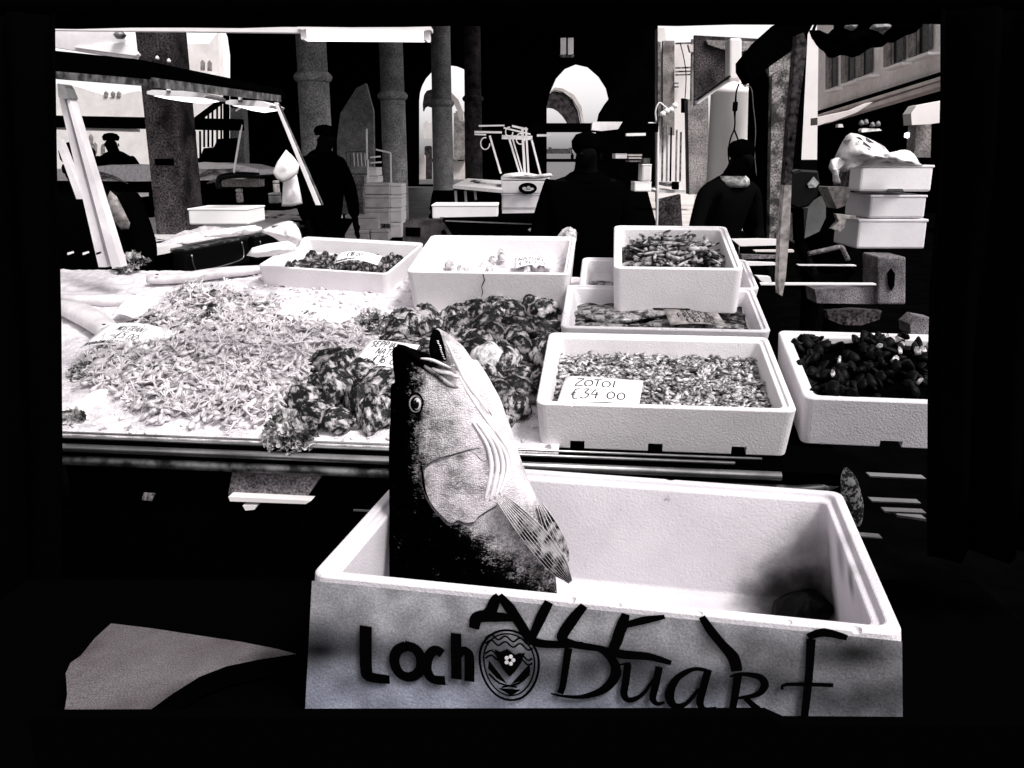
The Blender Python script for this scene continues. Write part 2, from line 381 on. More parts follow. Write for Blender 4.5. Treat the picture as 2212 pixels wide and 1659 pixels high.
def skirtslab(uvs, off, th, name, m, par):
    n = Vector((-eh.x, -eh.y, 0)); a = [onskirt(p, off) for p in uvs]; b = [p-n*th for p in a]
    return MB().prism(a, b).build(name, M_[m], par)
skirtslab([(505, 1004), (712, 1012), (690, 1035), (660, 1078), (493, 1068)], .02, .015, 'grey_panel', 'greycard', stall)
skirtslab([(493, 1073), (672, 1082), (660, 1089), (497, 1083)], .05, .03, 'shelf_edge', 'white', stall)
skirtslab([(524, 1092), (556, 1092), (550, 1101), (530, 1103)], .05, .03, 'catch', 'white', stall)
skirtslab([(310, 1065), (334, 1067), (328, 1082), (306, 1080)], .03, .005, 'tin_plate', 'greycard', stall)
skirtslab([(763, 1101), (800, 1103), (800, 1106), (763, 1104)], .03, .005, 'edge_strip', 'metal', stall)
for s in (.05, 1.75):
    MB().box(Vector((L(s, .4).x, L(s, .4).y, .43)), .05, .05, .86).build('leg', M_['black'], stall)
    MB().box(Vector((L(s, 1.4).x, L(s, 1.4).y, .56)), .05, .05, 1.12).build('leg', M_['black'], stall)
# crushed ice as one sheet of lumps
mb = MB(); nx, ny = 240, 160; vs = []; fs = []
s0, s1, t0, t1 = -1.0, 1.22, .022, 1.27
for j in range(ny+1):
    for i in range(nx+1):
        s = s0+(s1-s0)*i/nx; t = t0+(t1-t0)*j/ny
        t2 = t
        h = bedh(s, t) if j else -.005
        vs.append(L(s, t2+(.006*nz((s*25, 1, 1)) if j < 2 else 0), h+.004*abs(nz((s*60, t*60, 1)))))
for j in range(ny):
    for i in range(nx): fs.append((j*(nx+1)+i, j*(nx+1)+i+1, (j+1)*(nx+1)+i+1, (j+1)*(nx+1)+i))
mb.add(vs, fs); tag(mb.build('crushed_ice', M_['ice'], None, True), 'crushed white ice spread over the sloping front stall under the shellfish', 'ice', kind='stuff')
# loose ice lumps
mb = MB()
for k in range(900):
    s = random.uniform(0, 1.2); t = random.uniform(.03, 1.4)
    if inpoly(s, t, SHP) or inpoly(s, t, OYP): continue
    p = L(s, t, bedh(s, t)+.004); r = random.uniform(.004, .011)
    q = Matrix.Rotation(random.uniform(0, 6), 3, Vector((random.random(), random.random(), 1)).normalized())
    mb.box(p, r*1.6, r*1.2, r, q)
tag(mb.build('ice_lumps', M_['ice']), 'loose lumps of ice lying on the ice bed', 'ice', kind='stuff')
# ---------------------------------------------------------------- scatter helper
def scatter_copy(proto, loc, M3, sc=1.0, group=None, label=None):
    o = proto.copy(); col.objects.link(o); o.matrix_world = Matrix.Translation(loc) @ (M3.to_4x4()) @ Matrix.Diagonal((sc, sc, sc, 1)); return o
def frame(n, yaw, pitch=0, roll=0):
    a = ex - n*ex.dot(n); a.normalize(); b = n.cross(a); M3 = Matrix((a, b, n)).transposed()
    return M3 @ Matrix.Rotation(yaw, 3, 'Z') @ Matrix.Rotation(pitch, 3, 'Y') @ Matrix.Rotation(roll, 3, 'X')
def shrimp_mb(l, r, bend, seg=16, wig=0):
    pts = []; rr = []
    for i in range(seg):
        t = i/(seg-1); x = l*(t-.5)*.9; y = bend*l*.30*(4*(t-.5)**2-.5)*(1.5 if t > .5 else .6)+wig*l*math.sin(t*7)*.04
        pts.append((x, y, 0)); head = t < .32
        rr.append(r*((.25+.95*math.sin(math.pi*min(.5, t/.5))) if head else (1.05-.75*(t-.32)/.68)*(1 if i % 2 else .82)))
    mb = MB().tube(pts, rr, 6, flat=.8)
    e = Vector(pts[-1]); d = (e-Vector(pts[-3])).normalized(); n2 = Vector((-d.y, d.x, 0))
    for q in (-1, 0, 1): mb.add([e-d*.002, e+(d+n2*q*.6)*r*2.2+n2*r*.5, e+(d+n2*q*.6)*r*2.6-n2*r*.5], [(0, 1, 2)])
    h0 = Vector(pts[0])
    for q in (-1, 1):
        a = h0+Vector((0, q*r*.3, 0)); b = a+Vector((-l*.25, q*l*.12, r*.6)); c = b+Vector((l*.05, q*l*.3, -r*.5)); mb.tube([a, b, c], [.0005, .0004, .0002], 3)
    for i in range(3, 11):
        p = Vector(pts[i]); sg = -1 if bend > 0 else 1; mb.add([p, p+Vector((-.001, -sg*r*1.7-.001, -r*.4)), p+Vector((.0015, -sg*r*1.5, -r*.4))], [(0, 1, 2)])
    return mb
def old_shrimp_mb(l, r, bend, seg=9, wig=0):
    pts = []; rr = []
    for i in range(seg):
        t = i/(seg-1); a = bend*(t-.5)
        x = l*(t-.5); y = bend*l*.35*(4*(t-.5)**2-.5)+wig*l*math.sin(t*7)*.08
        pts.append((x, y, 0)); rr.append(r*(.35+.75*math.sin(math.pi*(.12+.8*t))**.7)*(1.0-.35*t))
    return MB().tube(pts, rr, 6, flat=.75)
def gradn(s, t, f=bedh):
    e = .02; dx = (f(s+e, t)-f(s-e, t))/(2*e); dy = (f(s, t+e)-f(s, t-e))/(2*e)
    return (en-ex*dx-ey*dy).normalized()
# shrimp protos
protos = []
for l, r, b, w in ((.056, .0068, 1.1, 0), (.068, .0066, .6, 1), (.050, .0062, 1.7, 0), (.074, .0058, .35, -1)):
    mbx = shrimp_mb(l, r, b, wig=w)
    for k in range(2):
        o = MB(); o.v = mbx.v; o.f = mbx.f; o.mi = mbx.mi
        protos.append(o.build('shrimp', M_['shrimp'] if (k == 0 or l > .07) else M_['shrimp2'], None, True, raw=True))
LAB_SH = 'small pale curved shrimp heaped loose on the ice left of the dark oysters'
for p in protos: tag(p, LAB_SH, 'shrimp', 'shrimp heaped on the front stall ice')
cand = []
while len(cand) < 1350:
    s = random.uniform(-.4, 1.0); t = random.uniform(0, 1.25)
    if inpoly(s, t, SHP): cand.append((t+random.uniform(0, .06), s, t))
cand.sort(); used = 0
stuff = MB()
for i, (_, s, t) in enumerate(cand):
    lift = random.uniform(.002, .02)
    n = (gradn(s, t)+Vector((random.uniform(-.25, .25), random.uniform(-.25, .25), 0))).normalized()
    ya = random.gauss(.6, 1.3); M3 = frame(n, ya, random.uniform(-.2, .2), random.uniform(-1.2, 1.2))
    p = L(s, t, bedh(s, t)+lift)
    take = i < 560 and i % 2 == 0 and used < 290
    pr = random.choice(protos[:6] if random.random() < .85 else protos)
    sc = random.uniform(.65, 1.2)
    if take:
        if used < len(protos): pr = protos[used]; pr.matrix_world = Matrix.Translation(p+en*.004) @ M3.to_4x4()
        else: scatter_copy(pr, p+en*.004, M3, sc)
        used += 1
    else:
        mm = random.choice([0, 0, 1]); stuff.cur = mm
        me = pr.data; stuff.add([p+M3@(v.co*sc) for v in me.vertices], [tuple(f.vertices) for f in me.polygons])
stuff.cur = 0
tag(stuff.build('shrimp_heap', [M_['shrimp'], M_['shrimp2']], None, True), 'mass of small pale shrimp underneath and behind the loose top ones', 'shrimp', kind='stuff')
msp = [tag(shrimp_mb(.10+.01*i, .012, .7-.3*i).build('mantis_shrimp', M_[['cuttle', 'eel', 'shrimp2'][i]], None, True, raw=True), 'larger mottled shrimp on the upper left part of the shrimp heap', 'shrimp', 'larger mottled shrimp on the heap') for i in range(3)]
MSP = [ST(*p) for p in [(180, 800), (330, 700), (400, 640), (560, 655), (620, 700), (480, 740), (340, 850), (230, 850)]]
k = 0
while k < 46:
    s = random.uniform(-.4, 1.0); t = random.uniform(0, 1.2)
    if not inpoly(s, t, MSP): continue
    M3 = frame(gradn(s, t), random.uniform(0, 6.28), random.uniform(-.25, .25), random.uniform(-.5, .5)); p = L(s, t, bedh(s, t)+.018)
    if k < 3: msp[k].matrix_world = Matrix.Translation(p) @ M3.to_4x4()
    else: scatter_copy(random.choice(msp), p, M3, random.uniform(.8, 1.2))
    k += 1
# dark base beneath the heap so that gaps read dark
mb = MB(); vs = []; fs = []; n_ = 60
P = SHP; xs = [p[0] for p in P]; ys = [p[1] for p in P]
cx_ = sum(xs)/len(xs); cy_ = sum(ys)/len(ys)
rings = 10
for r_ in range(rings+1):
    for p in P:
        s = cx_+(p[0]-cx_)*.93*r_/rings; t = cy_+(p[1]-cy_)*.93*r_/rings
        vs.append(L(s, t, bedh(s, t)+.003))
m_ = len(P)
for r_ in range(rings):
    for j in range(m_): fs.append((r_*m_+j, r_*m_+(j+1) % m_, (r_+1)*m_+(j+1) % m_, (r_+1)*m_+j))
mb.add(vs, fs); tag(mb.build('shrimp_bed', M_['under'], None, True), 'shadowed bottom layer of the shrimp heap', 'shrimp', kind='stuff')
# ---------------------------------------------------------------- oysters
def shell_mesh(seed, a=.05, b=.038, h=.018):
    vs = []; fs = []; rings = 9; seg = 26
    for r_ in range(rings+1):
        f = r_/rings
        for j in range(seg):
            th = 2*math.pi*j/seg
            rad = 1+.06*math.sin(5*th+seed)+.16*nz((math.cos(th)*2, math.sin(th)*2, seed))
            x = a*rad*f*math.cos(th); y = b*rad*f*math.sin(th)
            z = 1.7*h*(1-f**2.6)+.0035*math.sin(f*26+2*math.cos(th)+seed)*(f > .15)+.006*nz((x*60, y*60, seed))+.003*math.sin(th*13)*f
            vs.append((x+a*.15*(1-f), y, z))
    for r_ in range(rings):
        for j in range(seg): fs.append((r_*seg+j, r_*seg+(j+1) % seg, (r_+1)*seg+(j+1) % seg, (r_+1)*seg+j))
    k = len(vs)
    vs += [(x*.92, y*.92, -.012) for x, y, z in vs[-seg:]]
    for j in range(seg): fs.append((rings*seg+j, rings*seg+(j+1) % seg, k+(j+1) % seg, k+j))
    fs.append(tuple(range(k, k+seg)))
    return MB().add(vs, fs)
oy = []
for i in range(9):
    oy.append(shell_mesh(i*3.1, random.uniform(.048, .066), random.uniform(.036, .05), random.uniform(.014, .026)).build('oyster', M_[['shell', 'shell_k', 'shell'][i % 3]], None, True, raw=True))
oy.append(shell_mesh(44, .055, .043, .02).build('oyster', M_['shell_l'], None, True, raw=True))
for p in oy: tag(p, 'rough dark oyster shell piled on the ice behind the big fish', 'oyster', 'rough dark oysters piled on the ice')
tag(oy[-1], 'large pale crusted oyster just right of the open fish mouth', 'oyster', 'pale oysters'); del oy[-1]['group']
ppos = []
tries = 0
while len(ppos) < 76 and tries < 9000:
    tries += 1
    s = random.uniform(.3, 1.3); t = random.uniform(0, 1.1)
    if inpoly(s, t, OYP) and all((s-a)**2+(t-b)**2 > .052**2 for a, b in ppos): ppos.append((s, t))
for k, (s, t) in enumerate(ppos):
    n = (gradn(s, t)+Vector((random.uniform(-.3, .3), random.uniform(-.5, .1), 0))).normalized()
    M3 = frame(n, random.uniform(0, 6.28), random.uniform(-.2, .2), random.uniform(-.2, .2))
    p = L(s, t, bedh(s, t)+.006+random.uniform(0, .016))
    if k < 9: oy[k].matrix_world = Matrix.Translation(p) @ M3.to_4x4()
    else: scatter_copy(oy[random.randrange(9)], p, M3, random.uniform(.85, 1.2))
oy[-1].matrix_world = Matrix.Translation(B(1050, 775, .07)) @ frame((en+Vector((0, -.9, 0))).normalized(), 1.2).to_4x4()
mb = MB(); vs = []; fs = []; P = OYP; m_ = len(P); cx_ = sum(p[0] for p in P)/m_; cy_ = sum(p[1] for p in P)/m_
for r_ in range(11):
    for p in P:
        s = cx_+(p[0]-cx_)*.97*r_/10; t = cy_+(p[1]-cy_)*.97*r_/10; vs.append(L(s, t, bedh(s, t)+.006))
for r_ in range(10):
    for j in range(m_): fs.append((r_*m_+j, r_*m_+(j+1) % m_, (r_+1)*m_+(j+1) % m_, (r_+1)*m_+j))
mb.add(vs, fs); tag(mb.build('seaweed', M_['shell_k'], None, True), 'flat dark seaweed layer under the oysters', 'seaweed', kind='stuff')
# ---------------------------------------------------------------- leafy garnish
def leafy(c, n, r, label, cnt=60, m='leaf', size=.018):
    mb = MB()
    for i in range(cnt):
        a = random.uniform(0, 6.28); q = random.random()**.6*r; up = n.normalized()
        t1 = up.cross(Vector((1, .3, .1))).normalized(); t2 = up.cross(t1)
        d = (t1*math.cos(a)+t2*math.sin(a)); p = c+d*q+up*random.uniform(0, r*.6)*(1-q/r*.6)
        w = random.uniform(.6, 1.3)*size; k = 7; vs = []; fs = []
        u1 = (d+up*random.uniform(-.2, 1.2)).normalized(); u2 = u1.cross(up+Vector((random.uniform(-1, 1), random.uniform(-1, 1), 0))).normalized()
        for j in range(3):
            for e in range(k):
                x = w*1.1*(e/(k-1)-.5); vs.append(p+u2*x*(1+.3*j)+u1*(w*j*.45)+u1.cross(u2)*math.sin(e*2.4+i)*w*.16*j)
        for j in range(2):
            for e in range(k-1): fs.append((j*k+e, j*k+e+1, (j+1)*k+e+1, (j+1)*k+e))
        mb.add(vs, fs)
    o = mb.build('lettuce_leaf', M_[m]); return tag(o, label, 'lettuce')
leafy(B(628, 940, .01)+Vector((0, -.01, 0)), Vector((.1, -.5, .8)), .055, 'curly lettuce bunch spilling over the front metal rail', 170, size=.016)
leafy(B(672, 925, .01), Vector((.1, -.3, .8)), .03, 'small curly leaf tuft right of the rail lettuce', 30, size=.014)
leafy(B(808, 705, .01), Vector((0, -.3, 1)), .06, 'dark curly lettuce standing between the shrimp and the cracked crate', 90)
leafy(B(870, 690, .01), Vector((0, -.3, 1)), .04, 'small dark lettuce sprig leaning on the cracked crate', 35)
leafy(B(145, 915, .005), Vector((0, -.3, 1)), .035, 'dark weed tuft at the left end of the front rail', 40)
leafy(B(420, 632, .03), Vector((0, -.3, 1)), .035, 'little dark leaf on top of the shrimp heap', 30)
leafy(B(285, 575, .02), Vector((0, -.2, 1)), .05, 'spiky dark plant at the foot of the left white post', 40, size=.03)
# ---------------------------------------------------------------- crates on the stall
def bedcrate(U, V, w, d, h, label, yaw=0, lift=0, tilt=0, **k):
    o = B(U, V, lift); X = ex*math.cos(R(yaw))+ey*math.sin(R(yaw)); Yv = ey*math.cos(R(yaw))-ex*math.sin(R(yaw))
    if tilt: q = Matrix.Rotation(R(tilt), 3, X); Yv = q@Yv
    return crate(o, X, Yv, w, d, h, label, **k)
def fill(cf, w, d, z, protos, n, sc=(.85, 1.15), lay=.02, yawr=None, tiltv=.5, t=.028, first=True, zf=None):
    f, (X, Y, Z) = cf; out = []
    M0 = Matrix((X, Y, Z)).transposed()
    for k in range(n):
        x = random.uniform(t, w-t); y = random.uniform(t, d-t)
        zz = z+random.uniform(0, lay)+(zf(x/w, y/d) if zf else 0)
        yaw = random.uniform(0, 6.28) if yawr is None else random.gauss(*yawr)
        M3 = M0 @ Matrix.Rotation(yaw, 3, 'Z') @ Matrix.Rotation(random.uniform(-tiltv, tiltv), 3, 'Y') @ Matrix.Rotation(random.uniform(-tiltv, tiltv), 3, 'X')
        if k < len(protos) and first: protos[k].matrix_world = Matrix.Translation(f(x, y, zz)) @ M3.to_4x4()
        else: scatter_copy(random.choice(protos), f(x, y, zz), M3, random.uniform(*sc))
def bottom(cf, w, d, z, m, name, label, cat, t=.024, amp=.006, fr_=30, zf=None):
    f, _ = cf; mb = MB(); n = 40; vs = []; fs = []
    for j in range(n+1):
        for i in range(n+1):
            x = t+(w-2*t)*i/n; y = t+(d-2*t)*j/n; vs.append(f(x, y, z+amp*nz((x*fr_, y*fr_, 1))+(zf(x/w, y/d) if zf else 0)))
    for j in range(n):
        for i in range(n): fs.append((j*(n+1)+i, j*(n+1)+i+1, (j+1)*(n+1)+i+1, (j+1)*(n+1)+i))
    mb.add(vs, fs); tag(mb.build(name, M_[m], None, True), label, cat, kind='stuff')
# Z: crate of tiny cuttlefish
cz, fz, az = bedcrate(1158, 970, .585, .43, .122, 'white foam crate full of tiny cuttlefish with the ZOTOI card', m='foam_b', t=.026, notches=(.165, .475, .80), nw=.034, nh=.022, chips=7)
def blob(l, w, h, seed, rings=5, seg=10):
    vs = []; fs = []
    for i in range(rings+1):
        t = i/rings; rr_ = math.sin(math.pi*(.08+.84*t))**.8
        for j in range(seg):
            a = 2*math.pi*j/seg; q = 1+.25*nz((t*3, math.cos(a), seed))
            vs.append((l*(t-.5), w/2*rr_*q*math.cos(a), h/2*rr_*q*math.sin(a)))
    for i in range(rings):
        for j in range(seg): fs.append((i*seg+j, i*seg+(j+1) % seg, (i+1)*seg+(j+1) % seg, (i+1)*seg+j))
    fs += [tuple(range(seg))[::-1], tuple(range(rings*seg, rings*seg+seg))]
    return MB().add(vs, fs)
def cuttle(l, seed, m):
    mb = blob(l, l*.55, l*.34, seed)
    for k in range(5):   # arms
        a = (k-2)*.28; p0 = Vector((l*.42, 0, 0)); mb.tube([p0, p0+Vector((l*.22*math.cos(a), l*.22*math.sin(a), 0)), p0+Vector((l*.36*math.cos(a*1.5), l*.36*math.sin(a*1.5), l*.06))], [l*.07, l*.05, l*.015], 5)
    return tag(mb.build('cuttlefish', M_[m], None, True, raw=True), 'tiny speckled cuttlefish heaped in the ZOTOI crate', 'cuttlefish', 'tiny cuttlefish in the ZOTOI crate')
cp = [cuttle(.021+.003*(i % 3), i*1.7, ['cuttle', 'cuttle_d', 'cuttle'][i % 3]) for i in range(9)]
zf0 = lambda a, b: .012*math.sin(a*3)*math.sin(b*3)
bottom((fz, az), .585, .43, .058, 'cuttle_d', 'cuttlefish_heap', 'wet dark mass of tiny cuttlefish under the top layer', 'cuttlefish', zf=zf0)
st_ = MB()
for k in range(950):
    x = random.uniform(.03, .555); y = random.uniform(.03, .40); X, Y, Z = az; M0 = Matrix((X, Y, Z)).transposed()
    M3 = M0 @ Matrix.Rotation(random.uniform(0, 6.28), 3, 'Z') @ Matrix.Rotation(random.uniform(-.5, .5), 3, 'Y'); pr = random.choice(cp); st_.cur = 0 if pr.data.materials[0].name.startswith('sp') else 1
    p = fz(x, y, .062+zf0(x/.585, y/.43)+random.uniform(0, .004)); st_.add([p+M3@v.co for v in pr.data.vertices], [tuple(f.vertices) for f in pr.data.polygons])
st_.cur = 0
tag(st_.build('cuttlefish_layer', [M_['cuttle'], M_['cuttle_d']], None, True), 'lower layer of the tiny cuttlefish in the ZOTOI crate', 'cuttlefish', kind='stuff')
fill((fz, az), .585, .43, .066, cp, 290, lay=.008, zf=zf0)
# tag of Z
q = [PPL(u, v, fz(0, 0, .098), az[2]) for u, v in ((1203, 874), (1380, 879), (1223, 818))]
price_tag(q[0]+az[2]*.004, q[1]-q[0], q[2]-q[0], [('ZOTOI', .16, .58, .30, .0034), ('€34.00', .14, .12, .34, .0034)], 'white card reading ZOTOI 34.00 lying on the tiny cuttlefish', bend=.003)
# R: crate of mussels
cr, frr, ar = bedcrate(1722, 962, .64, .41, .125, 'white foam crate of black mussels at the right end of the stall', yaw=-1, m='foam', t=.03, notches=(.33,), nw=.05, tilt=0)
def mussel(seed, l=.05):
    mb = MB(); vs = []; fs = []; n = 9; seg = 12
    for i in range(n+1):
        t = i/n; w = .5*l*math.sin(math.pi*min(1, t*.8+.06))**.7*(.45+.55*t) ; h = w*.6
        for j in range(seg):
            a = 2*math.pi*j/seg; vs.append((l*(t-.5), w*math.cos(a)+.1*l*t*t, h*math.sin(a)*(1-.25*abs(math.cos(a)))))
    for i in range(n):
        for j in range(seg): fs.append((i*seg+j, i*seg+(j+1) % seg, (i+1)*seg+(j+1) % seg, (i+1)*seg+j))
    fs += [tuple(range(seg))[::-1], tuple(range(n*seg, n*seg+seg))]
    return tag(mb.add(vs, fs).build('mussel', M_['mussel'], None, True, raw=True), 'black mussel heaped in the right end crate', 'mussel', 'black mussels in the right end crate')
mp = [mussel(i, .03+.004*i) for i in range(4)]
zfm = lambda a, b: .028*math.exp(-((a-.35)/.22)**2)+.006*math.sin(a*17)
bottom((frr, ar), .64, .41, .085, 'black', 'mussel_pile', 'black mass of mussels under the top ones', 'mussel', zf=zfm)
fill((frr, ar), .64, .41, .092, mp, 270, lay=.018, zf=zfm, tiltv=1.0)
fl = [tag(shell_mesh(i*7.7, .007, .004, .003).build('broken_shell', M_['shell_l'], None, True, raw=True), 'pale broken shell chip among the black mussels', 'shell', 'pale shell chips among the mussels') for i in range(2)]
fill((frr, ar), .64, .41, .112, fl, 16, lay=.01, zf=zfm, tiltv=.6, t=.06)
# M: middle crate, K: crate behind, T: top crate with dark eels
cm, fm, am = bedcrate(1210, 762, .58, .36, .08, 'low white foam crate with flat fish and a tag, right behind the ZOTOI crate', m='foam', t=.022, notches=(.3, .7), lift=.03, chips=5)
ck, fk, ak = bedcrate(1250, 668, .56, .30, .08, 'white foam crate half hidden behind the crate of dark eels', m='foam', t=.02, notches=(), lift=.03)
ct, ft, at_ = bedcrate(1322, 674, .375, .46, .14, 'raised white foam crate heaped with dark eels on top of the stack', m='foam_b', t=.024, notches=(.47,), nw=.11, nh=.014, lift=.085, damage=[(.375, .2, .143, .014), (.37, .36, .145, .012)])
def flatfish(l, seed, m='silver', label='', group=None, nm='flat_fish'):
    vs = []; fs = []; n = 14; seg = 14
    prof = [.03, .22, .36, .45, .5, .52, .5, .46, .4, .32, .23, .14, .08, .12, .2]
    for i in range(n+1):
        t = i/n; w = prof[i]*l*.38; h = w*.35*(1 if i < 12 else .25)
        for j in range(seg):
            a = 2*math.pi*j/seg; vs.append((l*(t-.5), w*math.cos(a)+.02*l*math.sin(t*5+seed), h*math.sin(a)))
    for i in range(n):
        for j in range(seg): fs.append((i*seg+j, i*seg+(j+1) % seg, (i+1)*seg+(j+1) % seg, (i+1)*seg+j))
    fs += [tuple(range(seg))[::-1], tuple(range(n*seg, n*seg+seg))]
    return tag(MB().add(vs, fs).build(nm, M_[m], None, True, raw=True), label, 'fish', group)
ff = [flatfish(.2, 1, 'cuttle_d', 'grey mottled fish lying in the low crate under the eel crate', 'grey fish in the low middle crate')]
fill((fm, am), .58, .32, .03, ff, 6, lay=.02, tiltv=.1, yawr=(0, .25), t=.1)
bottom((fm, am), .58, .36, .028, 'shell_k', 'wet_fish_remains', 'dark wet fish scraps on the floor of the low middle crate', 'fish', amp=.01)
ff2 = [flatfish(.16, 3, 'cuttle_d', 'grey fish in the half hidden rear crate', 'grey fish in the half hidden rear crate')]
fill((fk, ak), .3, .2, .035, ff2, 4, lay=.02, tiltv=.1, yawr=(0, .3), t=.08)
q = [PPL(u, v, fm(0, 0, .072), am[2]) for u, v in ((1448, 704), (1572, 708), (1432, 672))]
price_tag(q[0]+am[2]*.003, q[1]-q[0], q[2]-q[0], [('SEPPIE', .3, .68, .28, .0028), ('FRESCHE', .2, .4, .28, .0028), ('€10.00', .3, .08, .28, .0028)], 'small card reading FRESCHE 10.00 wedged under the raised eel crate', bend=.003).children[0].data.materials[0] = M_['fac_g']  # grey replaces the white paper, painting the card's shade
def eel(seed, l=.2, r=.010):
    pts = []; rr = []; k = 16; rnd = random.Random(seed)
    b1 = rnd.uniform(-1, 1); b2 = rnd.uniform(3, 6)
    for i in range(k):
        t = i/(k-1); pts.append((l*(t-.5), l*.13*math.sin(t*b2*1.5+seed)+b1*l*.25*(t-.5)**2, l*.05*math.sin(t*5+seed*2)))
        rr.append(r*(.5+1.0*math.sin(math.pi*min(1, t*.8+.12))**.6)*(1-.5*t))
    return tag(MB().tube(pts, rr, 8).build('eel', M_['eel'], None, True, raw=True), 'dark slimy eel in the topmost crate', 'eel', 'dark eels in the topmost crate')
ep = [eel(i*1.3, .15+.013*i, .0042+.0004*i) for i in range(6)]
zft = lambda a, b: .04*math.exp(-((a-.42)/.4)**2)*math.exp(-((b-.62)/.45)**2)
bottom((ft, at_), .375, .46, .06, 'shell_k', 'eel_heap', 'dark wet underside of the eel heap', 'eel', zf=zft, amp=.01)
fill((ft, at_), .375, .46, .07, ep, 125, lay=.018, zf=zft, tiltv=.2, t=.10)
# B1: cracked deep crate, B2: shallow crate
c1, f1, a1 = bedcrate(884, 680, .53, .42, .15, 'deep white foam crate with a vertical crack in its front', m='foam_b', t=.022, notches=(), taper=.95, chips=5)
mb = MB(); X, Y, Z = a1
mbp = [PPL(u, v, f1(0, 0, .05), -Y) for u, v in ((1044, 590), (1047, 604), (1041, 618), (1043, 632), (1040, 640))]
ribbon(mb, mbp, [.0025, .004, .003, .003, .001], -Y, lift=.006); mb.build('crack', M_['ink'], None, raw=True)
cr_ = bpy.data.objects['crack']; cr_.parent = c1; cr_.matrix_parent_inverse = c1.matrix_world.inverted()
c2, f2, a2 = bedcrate(562, 622, .50, .38, .085, 'shallow white foam crate of shellfish under a curled card, left of the cracked crate', m='foam_b', t=.016, notches=(.17, .5, .84), nw=.022, nh=.012, yaw=-8)
bottom((f1, a1), .53, .42, .085, 'ice', 'crate_ice', 'chunky ice filling the cracked crate', 'ice', amp=.02, fr_=25)
bottom((f2, a2), .50, .38, .026, 'shell_k', 'clam_layer', 'dark bottom layer of clams in the shallow crate', 'clam', amp=.01)
pr2 = [tag(shell_mesh(i*5.1+2, .016, .013, .009).build('clam', M_[['shell', 'shell_k'][i % 2]], None, True, raw=True), 'small dark clam in the shallow back crate', 'clam', 'small clams in the shallow back crate') for i in range(4)]
fill((f2, a2), .50, .38, .026, pr2, 95, lay=.008)
pr1 = [tag(shell_mesh(i*5.3+9, .015, .012, .012).build('scallop', M_['shell_l'], None, True, raw=True), 'pale scallop on ice in the cracked crate', 'scallop', 'pale scallops in the cracked crate') for i in range(4)]
fill((f1, a1), .53, .42, .093, pr1, 11, lay=.012, t=.09)
q = [PPL(u, v, f2(0, 0, .075), Vector((0, -.55, .85)).normalized()) for u, v in ((721, 570), (815, 573), (732, 549))]
price_tag(q[0], q[1]-q[0], (q[2]-q[0]), [('€18.00', .25, .42, .42, .0028), ('PESCATO ZONA FAO 37.2', .04, .08, .14, .002)], 'curled white card on the clams in the shallow back crate', bend=.018)
q = [PPL(u, v, f1(0, 0, .115), a1[2]) for u, v in ((1112, 580), (1200, 583), (1112, 560))]
price_tag(q[0], q[1]-q[0], q[2]-q[0], [('NATURE', .1, .55, .32, .0024), ('€14.00', .1, .1, .36, .0024)], 'faint white card lying in the cracked crate', bend=.012)
leafy(B(1180, 560, .0)+Vector((0, .12, .02)), Vector((0, -.2, 1)), .07, 'dark rough heap of weed behind the cracked crate', 60, 'shell_k')
o = shell_mesh(91, .05, .04, .03).build('scallop_shell', M_['shell_l'], None, True, raw=True); o.matrix_world = Matrix.Translation(B(1228, 520, .03)+Vector((0, .1, 0))) @ frame(Vector((.3, -.8, .5)).normalized(), 1).to_4x4(); tag(o, 'fan scallop shell standing behind the right corner of the cracked crate', 'shell')
# tags on the ice
def icetag(ll, lr, ul, lift, lines, label, bend=.01):
    a = B(*ll, lift); b = B(*lr, lift+.006); c = B(*ul, lift+.03)
    return price_tag(a, b-a, c-a, lines, label, bend)
icetag((172, 752), (322, 764), (235, 704), .035, [('NOSTRANI', .30, .62, .22, .0026), ('€5.00', .42, .28, .28, .003), ('PESCATO ZONA FAO 37.2.1', .05, .05, .12, .0022)], 'white card reading 5.00 on the left of the shrimp heap', .02)
icetag((240, 682), (296, 691), (280, 640), .03, [('FAO', .3, .3, .2, .001)], 'narrow white card behind the 5.00 card', .01)
icetag((578, 688), (724, 705), (622, 660), .03, [('€16.00', .35, .45, .28, .0022), ('PESCATO ZONA FAO 37.2.1', .04, .12, .15, .0024)], 'white card on the ice in front of the shallow back crate', .006)
icetag((755, 796), (865, 804), (800, 736), .055, [('SEPPIA', .12, .74, .2, .003), ('NATU', .32, .48, .22, .003), ('€16.00', .36, .18, .26, .0034), ('PESCATO ZONA', .05, .03, .10, .0022)], 'white card reading NATU tucked behind the big fish snout', .004)
# large fish lying on ice at the left
def longfish(pts, r, name, label, m='silver'):
    k = len(pts); P = smoothpts(pts, 5); n = len(P); rr = []
    for i in range(n):
        t = i/(n-1); rr.append(r*max(.12, math.sin(math.pi*min(.97, .1+.8*t))**.7*(1-.35*t)) if t < .9 else r*(.25+(t-.9)*3))
    root = empty(name, P[0], label, 'fish')
    b = MB().tube(P, rr, 14, flat=.7).build('body', M_[m], root, True)
    e = MB(); c = P[0]+(P[3]-P[0])*.6+Vector((0, -r*.6, r*.55)); e.lathe(c, [(.001, 0), (.006, .001), (.006, .003), (.001, .004)], 10); e.build('eye', M_['ink'], root, True)
    return root
longfish([B(318, 606, .03), B(400, 600, .03), B(470, 590, .03), B(560, 582, .03), B(600, 575, .035)], .036, 'long_fish', 'long silver fish lying across the back of the ice bed')
longfish([B(258, 735, .035), B(200, 690, .035), B(150, 668, .035), B(105, 655, .035)], .055, 'round_fish', 'plump pale fish pointing right at the left edge of the ice')
longfish([B(315, 650, .02), B(260, 650, .02), B(180, 648, .02), B(120, 640, .02)], .04, 'pale_fish', 'pale fish behind the narrow white card')
